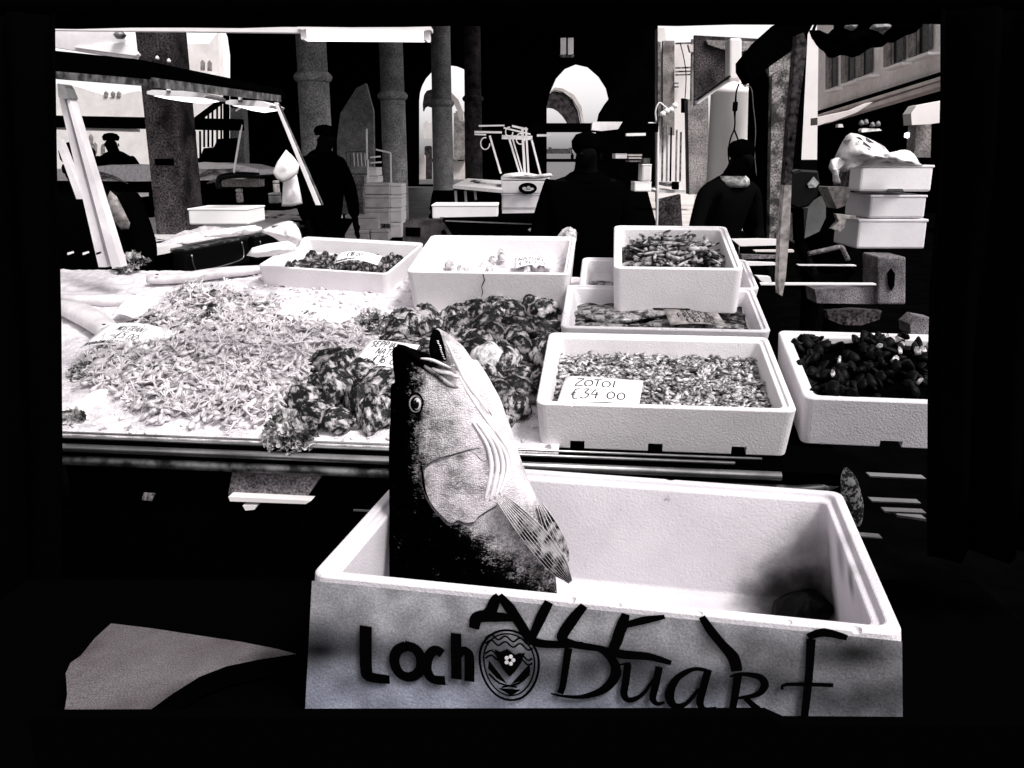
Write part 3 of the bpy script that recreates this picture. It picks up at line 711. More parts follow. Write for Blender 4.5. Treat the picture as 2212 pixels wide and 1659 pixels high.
longfish([B(245, 800, .0), B(215, 860, .0), B(170, 890, 0), B(120, 930, 0)], .04, 'white_fish_tail', 'smooth white fish disappearing at the near left corner', 'whiter')
leafy(B(195, 805, .02), Vector((0, -.3, 1)), .05, 'shaded weed below the 5.00 card', 50)
# ======================================================= BIG FISH CRATE
RZ = 1.0
FLp, FRp, BRp, BLp = [PZ(*p, RZ) for p in ((670, 1240), (1955, 1370), (1800, 1060), (900, 993))]
Xf = (FRp-FLp); wf = Xf.length; Xf.normalize(); df = .5; hf = .24
Zf = Vector((0, 0, 1)); Yf = Zf.cross(Xf)
of = FLp-Zf*hf
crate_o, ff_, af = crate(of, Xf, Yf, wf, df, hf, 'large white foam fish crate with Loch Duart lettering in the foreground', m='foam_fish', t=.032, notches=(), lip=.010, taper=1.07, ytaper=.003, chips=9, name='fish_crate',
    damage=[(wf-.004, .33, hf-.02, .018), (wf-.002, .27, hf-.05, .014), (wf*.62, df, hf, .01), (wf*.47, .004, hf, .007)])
# front panel over the crate front, its shade painted into the colour
mb = MB(); n1, n2 = 120, 36; vs = []; fs = []
for j in range(n2+1):
    for i in range(n1+1):
        z = (hf-.010)*j/n2; e_ = -.0289*(1-z/hf)+.004; x = e_+(wf-2*e_)*i/n1; vs.append(ff_(x, -.0015-.001*abs(nz((x*9, z*9, 1)))+.003*(1-z/hf), z))
for j in range(n2):
    for i in range(n1): fs.append((j*(n1+1)+i, j*(n1+1)+i+1, (j+1)*(n1+1)+i+1, (j+1)*(n1+1)+i))
mb.add(vs, fs)
pm = mat('shaded_front_panel', (.10, .098, .105), .9, c2=(.27, .267, .285), nscale=4, lo=.3, hi=.75, grain=.25, gs=350, bump=.2, bscale=200, spec=.08)
nt = pm.node_tree; N = nt.nodes; K = nt.links; bs = N['Principled BSDF']
src = bs.inputs['Base Color'].links[0].from_socket
at = N.new('ShaderNodeAttribute'); at.attribute_name = 'panel_shade'; mxx = N.new('ShaderNodeMix'); mxx.data_type = 'RGBA'; mxx.blend_type = 'MULTIPLY'; mxx.inputs[0].default_value = 1
K.new(src, mxx.inputs[6]); K.new(at.outputs['Color'], mxx.inputs[7]); K.new(mxx.outputs[2], bs.inputs['Base Color'])
pan = mb.build('front_panel', pm, None, True, raw=True)
ca = pan.data.color_attributes.new('panel_shade', 'FLOAT_COLOR', 'POINT')  # vertex colours holding the painted shade of the crate front
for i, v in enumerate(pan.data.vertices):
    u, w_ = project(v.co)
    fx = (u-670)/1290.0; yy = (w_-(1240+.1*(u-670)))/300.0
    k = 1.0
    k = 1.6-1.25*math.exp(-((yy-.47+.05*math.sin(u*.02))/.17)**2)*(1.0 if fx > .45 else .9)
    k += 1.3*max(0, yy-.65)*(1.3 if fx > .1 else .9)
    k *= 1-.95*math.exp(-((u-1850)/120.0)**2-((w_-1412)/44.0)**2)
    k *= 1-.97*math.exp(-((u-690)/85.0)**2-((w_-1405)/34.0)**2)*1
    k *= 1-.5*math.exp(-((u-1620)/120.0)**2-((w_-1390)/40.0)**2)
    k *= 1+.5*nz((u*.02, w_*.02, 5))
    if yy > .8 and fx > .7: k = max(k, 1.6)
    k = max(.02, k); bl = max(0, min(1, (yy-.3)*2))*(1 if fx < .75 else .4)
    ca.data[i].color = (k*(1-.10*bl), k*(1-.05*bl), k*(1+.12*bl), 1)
bpy.context.view_layer.update(); inv = crate_o.matrix_world.inverted()
q1 = inv @ PZ(1745, 1225, .785); q2 = inv @ PZ(1768, 1150, .86)
blotched(M_['foam_fish'], [((.77, .47, .03), .155, .015), ((.79, .47, .14), .10, .5), ((.72, .42, .02), .12, .3), ((.05, .25, .2), .08, .75), ((.79, .30, .2), .06, .5), ((.79, .2, .21), .04, .3)])  # corner shade painted into the foam colour, plus small blotches near the rim
def adopt(o, par): o.parent = par; o.matrix_parent_inverse = (Matrix.Translation(-par.location) if par.type == 'EMPTY' and par.parent is None else par.matrix_world.inverted())
bpy.context.view_layer.update(); adopt(pan, crate_o)
nf = -Yf
def FP(u, v, off=.0045): return PPL(u, v, ff_(0, 0, 0)+nf*off, nf)
def fstroke(mb, pts, w, sm=5, lift=.0):
    P = [FP(*p) for p in pts]; 
    if sm and len(P) > 2: 
        k0 = len(P); P = smoothpts(P, sm)
        if isinstance(w, list): w = [w[min(len(w)-1, int(i/sm))]*(1-(i/sm) % 1)+w[min(len(w)-1, int(i/sm)+1)]*((i/sm) % 1) for i in range(len(P))]
    px = 1/1850*1.1*(1.55 if mb.big == 2 else 1.35 if mb.big else 1.35)
    ws = [a*px for a in w] if isinstance(w, list) else w*px
    ribbon(mb, P, ws, nf, lift=lift+random.uniform(0, .0004))
# LOCH: heavy sans letters
mb = MB(); mb.big = 1
fstroke(mb, [(790, 1352), (791, 1445), (800, 1462), (842, 1468)], [24, 24, 22, 18], 4)
fstroke(mb, [(878, 1395), (858, 1405), (852, 1430), (864, 1455), (886, 1462), (906, 1450), (910, 1424), (898, 1402), (874, 1394)], 20, 4)
fstroke(mb, [(956, 1412), (940, 1404), (926, 1418), (922, 1445), (934, 1466), (962, 1470)], 19, 4)
fstroke(mb, [(962, 1380), (964, 1480)], 0.1, 0)
fstroke(mb, [(985, 1368), (986, 1467)], 20, 0)
fstroke(mb, [(986, 1420), (1000, 1405), (1012, 1412), (1014, 1430), (1014, 1472)], [14, 16, 18, 19, 19], 4)
adopt(mb.build('loch_lettering', M_['ink'], None, raw=True), crate_o)
# crest
mb = MB()
def ell(cx, cy, a, b, w, n=40, top=None):
    pts = []
    for i in range(n+1):
        t = 2*math.pi*i/n; x = cx+a*math.cos(t); y = cy+b*math.sin(t)*(1 if math.sin(t) > 0 else .75); pts.append((x, y+.1*(x-cx)))
    fstroke(mb, pts, w, 0)
ell(1100, 1426, 64, 86, 4.5); ell(1100, 1426, 55, 76, 3)
for dy in (0, 12, 34, 44):
    fstroke(mb, [(1048, 1378+dy), (1062, 1371+dy), (1076, 1382+dy), (1092, 1374+dy), (1108, 1386+dy), (1124, 1378+dy), (1140, 1392+dy), (1150, 1388+dy)], 3.5, 4)
def fpoly(mb, pts, off=.0048):
    P = [FP(*p, off) for p in pts]; mb.add(P, [tuple(range(len(P)))])
fpoly(mb, [(1068, 1402), (1080, 1408), (1096, 1402), (1112, 1414), (1134, 1410), (1126, 1432), (1112, 1452), (1101, 1462), (1088, 1448), (1074, 1424)])
for sx in (-1, 1):
    fpoly(mb, [(1100+sx*44, 1430+sx*4), (1100+sx*46, 1448+sx*4), (1100+sx*26, 1468+sx*2), (1100+sx*4, 1478), (1100+sx*22, 1456+sx*2)], .0048)
    fstroke(mb, [(1100+sx*44, 1455), (1100+sx*20, 1476), (1100-sx*16, 1484)], 4, 3)
fpoly(mb, [(1076, 1486), (1126, 1490), (1104, 1503)])
adopt(mb.build('crest', M_['ink'], None, raw=True), crate_o)
mb = MB()
for k in range(5):
    a = 2*math.pi*k/5; c = (1101+8*math.cos(a), 1426+8*math.sin(a)); P = [FP(c[0]+4.6*math.cos(t*.785), c[1]+4.6*math.sin(t*.785), .0056) for t in range(8)]; mb.add(P, [tuple(range(8))])
adopt(mb.build('flower', M_['foam'], None, raw=True), crate_o)
# DUART calligraphic
mb = MB()
fstroke(mb, [(1228, 1400), (1222, 1440), (1216, 1480), (1210, 1498)], [14, 13, 12, 11])
fstroke(mb, [(1196, 1398), (1232, 1394), (1290, 1400), (1322, 1424), (1330, 1456), (1306, 1488), (1262, 1504), (1222, 1504), (1190, 1498)], [4, 6, 11, 16, 19, 15, 9, 6, 3])
fstroke(mb, [(1356, 1434), (1352, 1470), (1348, 1500), (1360, 1512), (1388, 1500), (1412, 1466)], [13, 13, 13, 11, 7, 5])
fstroke(mb, [(1424, 1440), (1416, 1480), (1410, 1508), (1420, 1520), (1436, 1516)], [13, 13, 12, 9, 4])
fstroke(mb, [(1336, 1436), (1362, 1432)], 4, 0)
fstroke(mb, [(1526, 1448), (1496, 1446), (1462, 1466), (1446, 1500), (1456, 1524), (1482, 1520), (1510, 1488)], [7, 8, 12, 17, 14, 8, 5])
fstroke(mb, [(1530, 1446), (1518, 1490), (1512, 1518), (1522, 1532), (1548, 1528)], [13, 13, 13, 10, 3])
fstroke(mb, [(1594, 1458), (1588, 1500), (1580, 1545)], [14, 13, 11])
fstroke(mb, [(1576, 1462), (1600, 1456), (1640, 1462), (1652, 1480), (1636, 1500), (1594, 1508)], [3, 7, 12, 14, 10, 5])
fstroke(mb, [(1610, 1508), (1634, 1530), (1656, 1552)], [9, 13, 12])
fstroke(mb, [(1752, 1380), (1748, 1450), (1742, 1510), (1736, 1560)], [15, 13, 13, 12])
fstroke(mb, [(1712, 1560), (1770, 1563)], 4, 0); fstroke(mb, [(1690, 1490), (1700, 1478), (1800, 1480)], [4, 7, 8], 3)
fstroke(mb, [(1745, 1376), (1780, 1366), (1830, 1378)], [12, 16, 10], 3)
adopt(mb.build('duart_lettering', M_['ink'], None, raw=True), crate_o)
# hand scrawl in marker
mb = MB(); mb.big = 2
fstroke(mb, [(1024, 1358), (1030, 1335), (1056, 1326), (1070, 1296), (1078, 1288)], [16, 20, 20, 16, 12])
fstroke(mb, [(1078, 1286), (1100, 1312), (1124, 1348), (1150, 1384), (1196, 1392), (1260, 1392)], [12, 18, 17, 16, 13, 9])
fstroke(mb, [(1036, 1334), (1070, 1332), (1112, 1336)], [16, 18, 10], 3)
fstroke(mb, [(1186, 1300), (1168, 1335), (1150, 1376)], [14, 16, 12])
fstroke(mb, [(1262, 1308), (1236, 1340), (1214, 1378), (1240, 1392), (1300, 1402), (1330, 1412)], [12, 17, 17, 13, 11, 9])
fstroke(mb, [(1352, 1326), (1344, 1350), (1334, 1380), (1330, 1410), (1400, 1418), (1450, 1432)], [12, 17, 17, 16, 13, 8])
fstroke(mb, [(1352, 1350), (1390, 1340), (1436, 1332)], [10, 13, 7], 3)
fstroke(mb, [(1516, 1332), (1534, 1360), (1560, 1392), (1584, 1420), (1592, 1450)], [10, 14, 14, 18, 16])
adopt(mb.build('marker_scrawl', M_['ink'], None, raw=True), crate_o)
# stains on the crate floor and a dark fish scrap added to deepen the right corner's shade
mb = MB()
for k in range(34):
    x = random.uniform(.36, .62)*wf; y = random.uniform(.15, .36); r = random.uniform(.0015, .006); m_ = 8
    vs = [ff_(x+r*(1+.4*random.random())*math.cos(a*.785)*1.5, y+r*math.sin(a*.785)*(1+.4*random.random()), .0212) for a in range(m_)]; mb.add(vs, [tuple(range(m_))])
adopt(mb.build('floor_stain', M_['shutter'], None, raw=True), crate_o)
o = shell_mesh(17, .06, .04, .022).build('added_fish_scrap', M_['gloss'], None, True); o.location = ff_(.755, .41, .025); o.rotation_euler = (.5, -.3, .4); tag(o, 'dark fish scrap put in to darken the right corner of the large crate', 'fish scrap')
# ======================================================= THE BIG FISH
FY = 1.40
def Fp(u, v, dy=0): 
    p = PY(u, v, FY); return p + (CAM-p).normalized()*dy
def floft(mb, secs, n=22, sq=1.0):
    """secs: (u, v, halfwidth px, thickness m)"""
    vs = []; fs = []; k = len(secs)
    for i, (u, v, hw, th) in enumerate(secs):
        a = secs[max(0, i-1)]; b = secs[min(k-1, i+1)]; d = Vector((b[0]-a[0], b[1]-a[1])).normalized(); nn = Vector((-d.y, d.x))
        for j in range(n):
            t = 2*math.pi*j/n; c_, s_ = math.cos(t), math.sin(t)
            vs.append(Fp(u+nn.x*hw*c_, v+nn.y*hw*c_, th*s_*(abs(s_)**(sq-1))))
    for i in range(k-1):
        for j in range(n): fs.append((i*n+j, i*n+(j+1) % n, (i+1)*n+(j+1) % n, (i+1)*n+j))
    fs += [tuple(range(n))[::-1], tuple(range((k-1)*n, k*n))]
    mb.add(vs, fs)
rows = [(1345, 846, 1200, .045), (1290, 842, 1204, .058), (1240, 840, 1200, .066), (1190, 839, 1190, .07), (1134, 838, 1174, .073), (1079, 838, 1150, .076), (1023, 838, 1130, .078), (980, 838, 1116, .078), (944, 838, 1105, .076), (896, 839, 1087, .070), (849, 839, 1062, .062), (822, 839, 1046, .056), (803, 840, 1034, .05)]
# smooth rows
rr = []
for i in range(len(rows)-1):
    for j in range(4):
        t = j/4; rr.append(tuple(rows[i][q]*(1-t)+rows[i+1][q]*t for q in range(4)))
rr.append(rows[-1])
def half_at(v):
    for a, b in zip(rows, rows[1:]):
        if b[0] <= v <= a[0]:
            t = (a[0]-v)/(a[0]-b[0]); return tuple(a[q]*(1-t)+b[q]*t for q in range(4))
    return rows[-1] if v < rows[-1][0] else rows[0]
def surf(u, v):
    _, l, r, th = half_at(v); x = (u-(l+r)/2)/((r-l)/2); x = max(-.995, min(.995, x)); return th*(1-x*x)**.5
mb = MB(); floft(mb, [((l+r)/2, v, (r-l)/2, th) for v, l, r, th in rr], 40)
fishm = mb.build('body', M_['silver'], None, raw=True)
def uni(secs):
    global fishm
    m2 = MB(); floft(m2, secs, 24); o2 = m2.build('tmp', M_['silver'], None, raw=True)
    b = fishm.modifiers.new('u', 'BOOLEAN'); b.operation = 'UNION'; b.object = o2; b.solver = 'EXACT'; realize(fishm); bpy.data.objects.remove(o2)
uni([(950, 868, 100, .058), (918, 826, 74, .054), (892, 797, 50, .046), (872, 772, 30, .035), (860, 756, 16, .022), (856, 748, 8, .012)])
uni([(1024, 870, 34, .05), (1010, 830, 32, .045), (996, 797, 32, .04), (976, 765, 30, .036), (958, 742, 25, .03), (946, 724, 16, .022), (939, 712, 8, .013)])
uni([(935, 812, 22, .05), (950, 808, 24, .048), (985, 812, 24, .045)])
rm = fishm.modifiers.new('r', 'REMESH'); rm.mode = 'VOXEL'; rm.voxel_size = .0022; realize(fishm)
sm = fishm.modifiers.new('s', 'SMOOTH'); sm.factor = .5; sm.iterations = 5; realize(fishm)
me = fishm.data
ca = me.color_attributes.new('pig', 'FLOAT_COLOR', 'POINT')
def sstep(a, b, x): t = max(0, min(1, (x-a)/(b-a))); return t*t*(3-2*t)
for i, v in enumerate(me.vertices):
    u, w_ = project(v.co)
    u2 = u+14*nz((u*.05, w_*.05, 2)); v2 = w_+16*nz((u*.04, w_*.04, 6))
    lim = 876 if w_ < 1040 else 876+(w_-1040)*.75
    u2 += 9*nz((u*.17, w_*.13, 1)); k = sstep(lim-6, lim+62+max(0, (w_-1000)*.3), u2)
    lo = sstep(1235, 1090, v2-(u-960)*.25)   # darker below
    k *= .30+.70*lo
    bel = max(.0, sstep(950, 1060, u2-(w_-900)*.14)*sstep(1130, 1010, w_)*(.75+.7*nz((u*.035, w_*.02, 3))))     # bright belly
    if w_ < 800: k *= sstep(0, 18, (u2-866)*.55-(w_-800)*.0-2) if u < 910 else 1
    # mouth rim of the upper jaw
    d = (w_-(748+(u-857)*.62)); 
    if u < 985 and -30 < d < 15: k *= .12
    ca.data[i].color = (k, bel, 0, 1)
fm_ = bpy.data.materials.new('bass_skin'); fm_.use_nodes = True; nt = fm_.node_tree; N = nt.nodes; K = nt.links; bs = N['Principled BSDF']
at = N.new('ShaderNodeAttribute'); at.attribute_name = 'pig'; sx = N.new('ShaderNodeSeparateColor'); K.new(at.outputs['Color'], sx.inputs[0])
tc = N.new('ShaderNodeTexCoord'); mp_ = N.new('ShaderNodeMapping'); mp_.inputs['Scale'].default_value = (1, .6, 1.5); K.new(tc.outputs['Object'], mp_.inputs[0])
nw_ = N.new('ShaderNodeTexNoise'); nw_.inputs['Scale'].default_value = 40; K.new(tc.outputs['Object'], nw_.inputs[0])
mxv = N.new('ShaderNodeMix'); mxv.data_type = 'VECTOR'; mxv.inputs[0].default_value = .012; K.new(mp_.outputs[0], mxv.inputs[4]); K.new(nw_.outputs['Color'], mxv.inputs[5])
vo = N.new('ShaderNodeTexVoronoi'); vo.inputs['Scale'].default_value = 270; vo.inputs['Randomness'].default_value = .6; K.new(mxv.outputs[1], vo.inputs['Vector'])
no = N.new('ShaderNodeTexNoise'); no.inputs['Scale'].default_value = 34; no.inputs['Detail'].default_value = 9; no.inputs['Roughness'].default_value = .7; K.new(tc.outputs['Object'], no.inputs[0])
def ramp(src, p0, c0, p1, c1):
    r = N.new('ShaderNodeValToRGB'); r.color_ramp.elements[0].position = p0; r.color_ramp.elements[1].position = p1
    r.color_ramp.elements[0].color = (c0, c0, c0, 1); r.color_ramp.elements[1].color = (c1, c1, c1, 1); K.new(src, r.inputs[0]); return r.outputs[0]
def mul(a, b):
    m = N.new('ShaderNodeMath'); m.operation = 'MULTIPLY'; K.new(a, m.inputs[0]); K.new(b, m.inputs[1]); return m.outputs[0]
def addc(a, c):
    m = N.new('ShaderNodeMath'); m.operation = 'ADD'; K.new(a, m.inputs[0])
    if isinstance(c, float): m.inputs[1].default_value = c
    else: K.new(c, m.inputs[1])
    return m.outputs[0]
sc_ = ramp(vo.outputs['Distance'], .25, 1, .72, .28)
bl_ = ramp(no.outputs['Fac'], .36, .34, .60, 1.05)
# pigment threshold mixed with texture so the dark back breaks up into spots
th_ = N.new('ShaderNodeMath'); th_.operation = 'MULTIPLY_ADD'; K.new(no.outputs['Fac'], th_.inputs[0]); th_.inputs[1].default_value = 1.3; th_.inputs[2].default_value = -.65
vsep = N.new('ShaderNodeSeparateColor'); K.new(vo.outputs['Color'], vsep.inputs[0])
vr_ = N.new('ShaderNodeMath'); vr_.operation = 'MULTIPLY_ADD'; K.new(vsep.outputs[0], vr_.inputs[0]); vr_.inputs[1].default_value = .40; vr_.inputs[2].default_value = -.20
pk = ramp(addc(addc(sx.outputs[0], th_.outputs[0]), vr_.outputs[0]), .30, .0008, .86, .60)
inv_ = N.new('ShaderNodeMath'); inv_.operation = 'SUBTRACT'; inv_.inputs[0].default_value = 1; K.new(sc_, inv_.inputs[1])
pg_ = N.new('ShaderNodeMath'); pg_.operation = 'MULTIPLY'; pg_.inputs[1].default_value = .42; K.new(sx.outputs[0], pg_.inputs[0])
base = mul(mul(pk, addc(mul(inv_.outputs[0], pg_.outputs[0]), sc_)), bl_)
bw = N.new('ShaderNodeMix'); bw.data_type = 'RGBA'; K.new(sx.outputs[1], bw.inputs[0])
cmb = N.new('ShaderNodeCombineColor'); K.new(base, cmb.inputs[0]); K.new(base, cmb.inputs[1]); K.new(base, cmb.inputs[2])
K.new(cmb.outputs[0], bw.inputs[6]); bw.inputs[7].default_value = (.80, .77, .79, 1)
tint = N.new('ShaderNodeMix'); tint.data_type = 'RGBA'; tint.blend_type = 'MULTIPLY'; tint.inputs[0].default_value = 1; K.new(bw.outputs[2], tint.inputs[6]); tint.inputs[7].default_value = (1, .955, .99, 1)
K.new(tint.outputs[2], bs.inputs['Base Color']); bs.inputs['Roughness'].default_value = .42; spm = mul(sx.outputs[0], sx.outputs[0]); spq = N.new('ShaderNodeMath'); spq.operation = 'MULTIPLY'; spq.inputs[1].default_value = .3; K.new(spm, spq.inputs[0]); K.new(spq.outputs[0], bs.inputs['Specular IOR Level'])
bp = N.new('ShaderNodeBump'); bp.inputs['Strength'].default_value = .8; bp.inputs['Distance'].default_value = .002; bp.invert = True; K.new(vo.outputs['Distance'], bp.inputs['Height'])
bp2 = N.new('ShaderNodeBump'); bp2.inputs['Strength'].default_value = .5; bp2.inputs['Distance'].default_value = .004; K.new(no.outputs['Fac'], bp2.inputs['Height']); K.new(bp.outputs[0], bp2.inputs['Normal'])
K.new(bp2.outputs[0], bs.inputs['Normal'])
me.materials.clear(); me.materials.append(fm_)
for p in me.polygons: p.use_smooth = True
bass = empty('big_fish', Fp(1000, 1330), 'big gaping sea bass standing head up in the lettered crate', 'fish')
bpy.context.view_layer.update(); adopt(fishm, bass)
def overlay(pts, lift, edge, name, m, par=bass, rings=9, curve=smoothpts, bulge=0, sfn=surf, smooth=True):
    P = [tuple(p) for p in (smoothpts(pts+[pts[0]], 4)[:-1] if curve else pts)]
    n = len(P); cx = sum(p[0] for p in P)/n; cy = sum(p[1] for p in P)/n; vs = [Fp(cx, cy, sfn(cx, cy)+lift+bulge)]; fs = []
    for r_ in range(1, rings+1):
        f = r_/rings
        for p in P:
            u = cx+(p[0]-cx)*f; v = cy+(p[1]-cy)*f; vs.append(Fp(u, v, sfn(u, v)+lift*(1 if f < .999 else edge)+bulge*(1-f*f)))
    for j in range(n): fs.append((0, 1+j, 1+(j+1) % n))
    for r_ in range(rings-1):
        for j in range(n): fs.append((1+r_*n+j, 1+r_*n+(j+1) % n, 1+(r_+1)*n+(j+1) % n, 1+(r_+1)*n+j))
    mb = MB().add(vs, fs); o = mb.build(name, m if not isinstance(m, str) else M_[m], None, smooth, raw=True); return o
def zz(x, y): return (630.9+.3968*x, 658.3+.3968*y)
gm = mat('gill_cover_skin', (.62, .59, .61), .3, c2=(.24, .225, .235), nscale=30, lo=.35, hi=.68, bump=.8, bscale=160, coat=.2, detail=9)
bm_ = mat('belly_skin', (.78, .75, .77), .3, c2=(.5, .47, .49), nscale=14, lo=.4, hi=.75, coat=.2)
gd = mat('gill_edge_shadow', (.02, .018, .02), .5, c2=(.10, .09, .10), nscale=60)
def fadopt(o): adopt(o, bass); return o
# gill cover over a dark slit, widened to paint its edge shadow
GC = [zz(*p) for p in [(760, 870), (720, 900), (722, 960), (735, 1030), (765, 1090), (812, 1145), (862, 1187), (905, 1172), (940, 1185), (990, 1180), (1018, 1150), (1070, 1115), (1118, 1085), (1150, 1020), (1140, 940), (1080, 860), (1000, 800), (900, 815), (820, 850)]]
fadopt(overlay([(p[0]-3.5, p[1]+6.5) for p in GC], .0015, .2, 'gill_slit_shadow', gd))
gco = fadopt(overlay(GC, .004, .9, 'gill_cover', fm_, rings=14))
gca = gco.data.color_attributes.new('pig', 'FLOAT_COLOR', 'POINT')
for i, v in enumerate(gco.data.vertices):
    u, w_ = project(v.co); gca.data[i].color = (.80+.35*nz((u*.03, w_*.03, 4)), max(0, .25+.9*nz((u*.02, w_*.016, 9))), 0, 1)
# preopercle ridge, cheek lines
def fline(pts, w, name, m, lift=.002, par=None, taper=True):
    P = smoothpts([zz(*p) for p in pts], 5); k = len(P); V = [Fp(p[0], p[1], surf(p[0], p[1])+lift) for p in P]
    rs = [w*(math.sin(math.pi*(.08+.84*i/(k-1)))**.6 if taper else 1) for i in range(k)]
    return fadopt(MB().tube(V, rs, 6).build(name, M_[m] if isinstance(m, str) else m, None, True, raw=True))
fline([(735, 870), (800, 835), (880, 815), (960, 790), (1020, 780)], .0012, 'cheek_ridge', gd, .001)
fline([(960, 790), (1000, 815), (1030, 845), (1070, 850)], .0013, 'cheek_ridge', gd, .003)
fline([(700, 870), (712, 930), (718, 990), (745, 1060)], .0022, 'cheek_ridge', 'ink', .001)
for k, (a, b, c, d, e) in enumerate([((985, 640), (1060, 760), (1085, 880), (1070, 980), (1050, 1060)), ((1010, 640), (1090, 760), (1118, 880), (1100, 980), (1078, 1065)), ((1040, 660), (1120, 770), (1148, 880), (1130, 980), (1105, 1050)), ((1070, 680), (1150, 790), (1175, 880), (1158, 960), (1130, 1030)), ((1090, 660), (1170, 780), (1198, 870), (1180, 930), (1155, 990))]):
    fline([a, b, c, d, e], .0042, 'gill_ray', bm_, .004)
# throat folds
fline([(905, 380), (960, 480), (1040, 600), (1110, 700)], .003, 'throat_fold', bm_, .003)
fline([(840, 200), (900, 330), (960, 440), (1020, 520), (1070, 590)], .004, 'throat_fold', 'cloth', .004)
fline([(960, 380), (1000, 450), (1040, 540), (1090, 610)], .0035, 'throat_fold', 'stone', .002)
# jaws
fline([(575, 222), (630, 245), (700, 300), (770, 350), (830, 400), (880, 440)], .006, 'upper_lip', 'ink', -.004)
fline([(700, 292), (760, 300), (820, 325), (865, 345)], .0028, 'upper_lip', 'silver', .008)
fline([(760, 345), (800, 362), (850, 372), (890, 390), (930, 400)], .0045, 'maxilla', gm, .002)
fline([(720, 330), (790, 385), (850, 430), (905, 452)], .005, 'maxilla', 'eel', .001)
o = overlay([zz(*p) for p in [(768, 132), (800, 140), (820, 190), (835, 250), (838, 305), (800, 300), (762, 296), (745, 240), (752, 180)]], .038, .9, 'mouth_lining', 'ink', sfn=lambda u, v: 0, rings=4); fadopt(o)
mb = MB()
for k in range(9):
    p = zz(797+k*4.5+random.uniform(-3, 3), 200+k*12); c = Fp(p[0], p[1], .041); mb.tube([c, c+Vector((-.003, -.001, .002))], [.0012, .0002], 5)
fadopt(mb.build('tooth', M_['whiter'], None, raw=True))
# eye
ec = zz(672, 537)
def disc(cx, cy, ru, rv, lift, name, m, bulge=0):
    return fadopt(overlay([(cx+ru*math.cos(t*.524), cy+rv*math.sin(t*.524)) for t in range(12)], lift, .95, name, m, bulge=bulge, rings=5))
disc(ec[0], ec[1], 17.5, 24, .002, 'eye_socket', 'ink')
disc(ec[0]+.5, ec[1]+.5, 14.5, 19, .0035, 'eyeball', 'silver', .003)
disc(ec[0]+1, ec[1]+1, 12, 16, .0065, 'iris', 'ink', .002); disc(ec[0]+3, ec[1]+1, 9, 13.5, .0075, 'iris_ring', 'silver', .002)
disc(ec[0]+1, ec[1]+2, 6.6, 9.5, .0097, 'pupil', 'gloss', .002)
fadopt(overlay([(ec[0]+4+2.5*math.cos(t*.785), ec[1]-5+2.2*math.sin(t*.785)) for t in range(8)], .0125, .95, 'glint', 'whiter', rings=2))
fline([(640, 500), (668, 484), (700, 500), (712, 535), (700, 580), (676, 598)], .0016, 'eye_ring', 'ink', .005)
# fins
finm = mat('fin_membrane', (.002, .002, .002), .5, spec=.1, c2=(.36, .34, .35), nscale=34, lo=.46, hi=.60, detail=9)
def fin(root, tip, w, lift, name, rays=11, side=(0, 0), m=finm, curvex=0):
    r0 = Vector(zz(*root)); t0 = Vector(zz(*tip)); d = t0-r0; nn = Vector((-d.y, d.x)).normalized()
    mb = MB(); vs = []; fs = []; a = 24; b = rays*2
    for i in range(a+1):
        t = i/a; ww = w*(.22+.9*math.sin(math.pi*min(.95, t*.75+.08)))*(1 if t < .85 else (1-(t-.85)*4.5))
        for j in range(b+1):
            f = j/b-.5; p = r0+d*t+nn*(f*ww+curvex*math.sin(math.pi*t)); vs.append(Fp(p.x, p.y, lift*(1-.3*t)+.0018*(j % 2)+.01*math.sin(f*3)))
    for i in range(a):
        for j in range(b): fs.append((i*(b+1)+j, i*(b+1)+j+1, (i+1)*(b+1)+j+1, (i+1)*(b+1)+j))
    o = mb.add(vs, fs).build(name, m, None, False, raw=True); sd = o.modifiers.new('t', 'SOLIDIFY'); sd.thickness = .001; fadopt(o)
    mb = MB()
    for j in range(rays+1):
        pts = []
        for i in range(9):
            t = i/8; ww = w*(.22+.9*math.sin(math.pi*min(.95, t*.75+.08)))*(1 if t < .85 else (1-(t-.85)*4.5)); f = j/rays-.5
            p = r0+d*t+nn*(f*ww+curvex*math.sin(math.pi*t)); pts.append(Fp(p.x, p.y, lift*(1-.3*t)+.0022+.01*math.sin(f*3)))
        mb.tube(pts, [.0010-.00011*i for i in range(9)], 5)
    o2 = mb.build('fin_rays', gm, None, True, raw=True); adopt(o2, o)
fin((1350, 1090), (1500, 1400), 30, .02, 'pelvic_fin', 4)
fin((1135, 1050), (1515, 1510), 46, .085, 'pectoral_fin', 8, curvex=-4)
# ======================================================= NEAR SURROUNDINGS
def drape(uv, Y, name, label, side, par=None):
    """added black canvas that darkens one side of the view; uv = inner edge from top to bottom"""
    vs = []; fs = []; n = 14; k = len(uv)
    for i, (u, v) in enumerate(uv):
        p = PY(u, v, Y)
        for j in range(n+1):
            vs.append(p+Vector((side*.30*j/n, .03*math.sin(j*1.5+i*.3)*(j > 0), 0)))
    for i in range(k-1):
        for j in range(n): fs.append((i*(n+1)+j, i*(n+1)+j+1, (i+1)*(n+1)+j+1, (i+1)*(n+1)+j))
    o = MB().add(vs, fs).build(name, M_['canvas'], None, True); tag(o, label, 'canvas'); sd = o.modifiers.new('t', 'SOLIDIFY'); sd.thickness = .004; return o
drape([(119, 30), (121, 200), (124, 400), (130, 560), (133, 700), (135, 950), (134, 1300), (130, 1600)], 1.75, 'edge_mask_curtain', 'added black canvas curtain masking the left edge of the view', -1)
drape([(2031, 20), (2031, 200), (2026, 400), (2010, 600), (2004, 760), (2003, 1000), (2003, 1200)], 1.40, 'edge_mask_curtain', 'added black canvas curtain masking the right edge of the view', 1)  # both curtains are added to keep the side margins of the view black
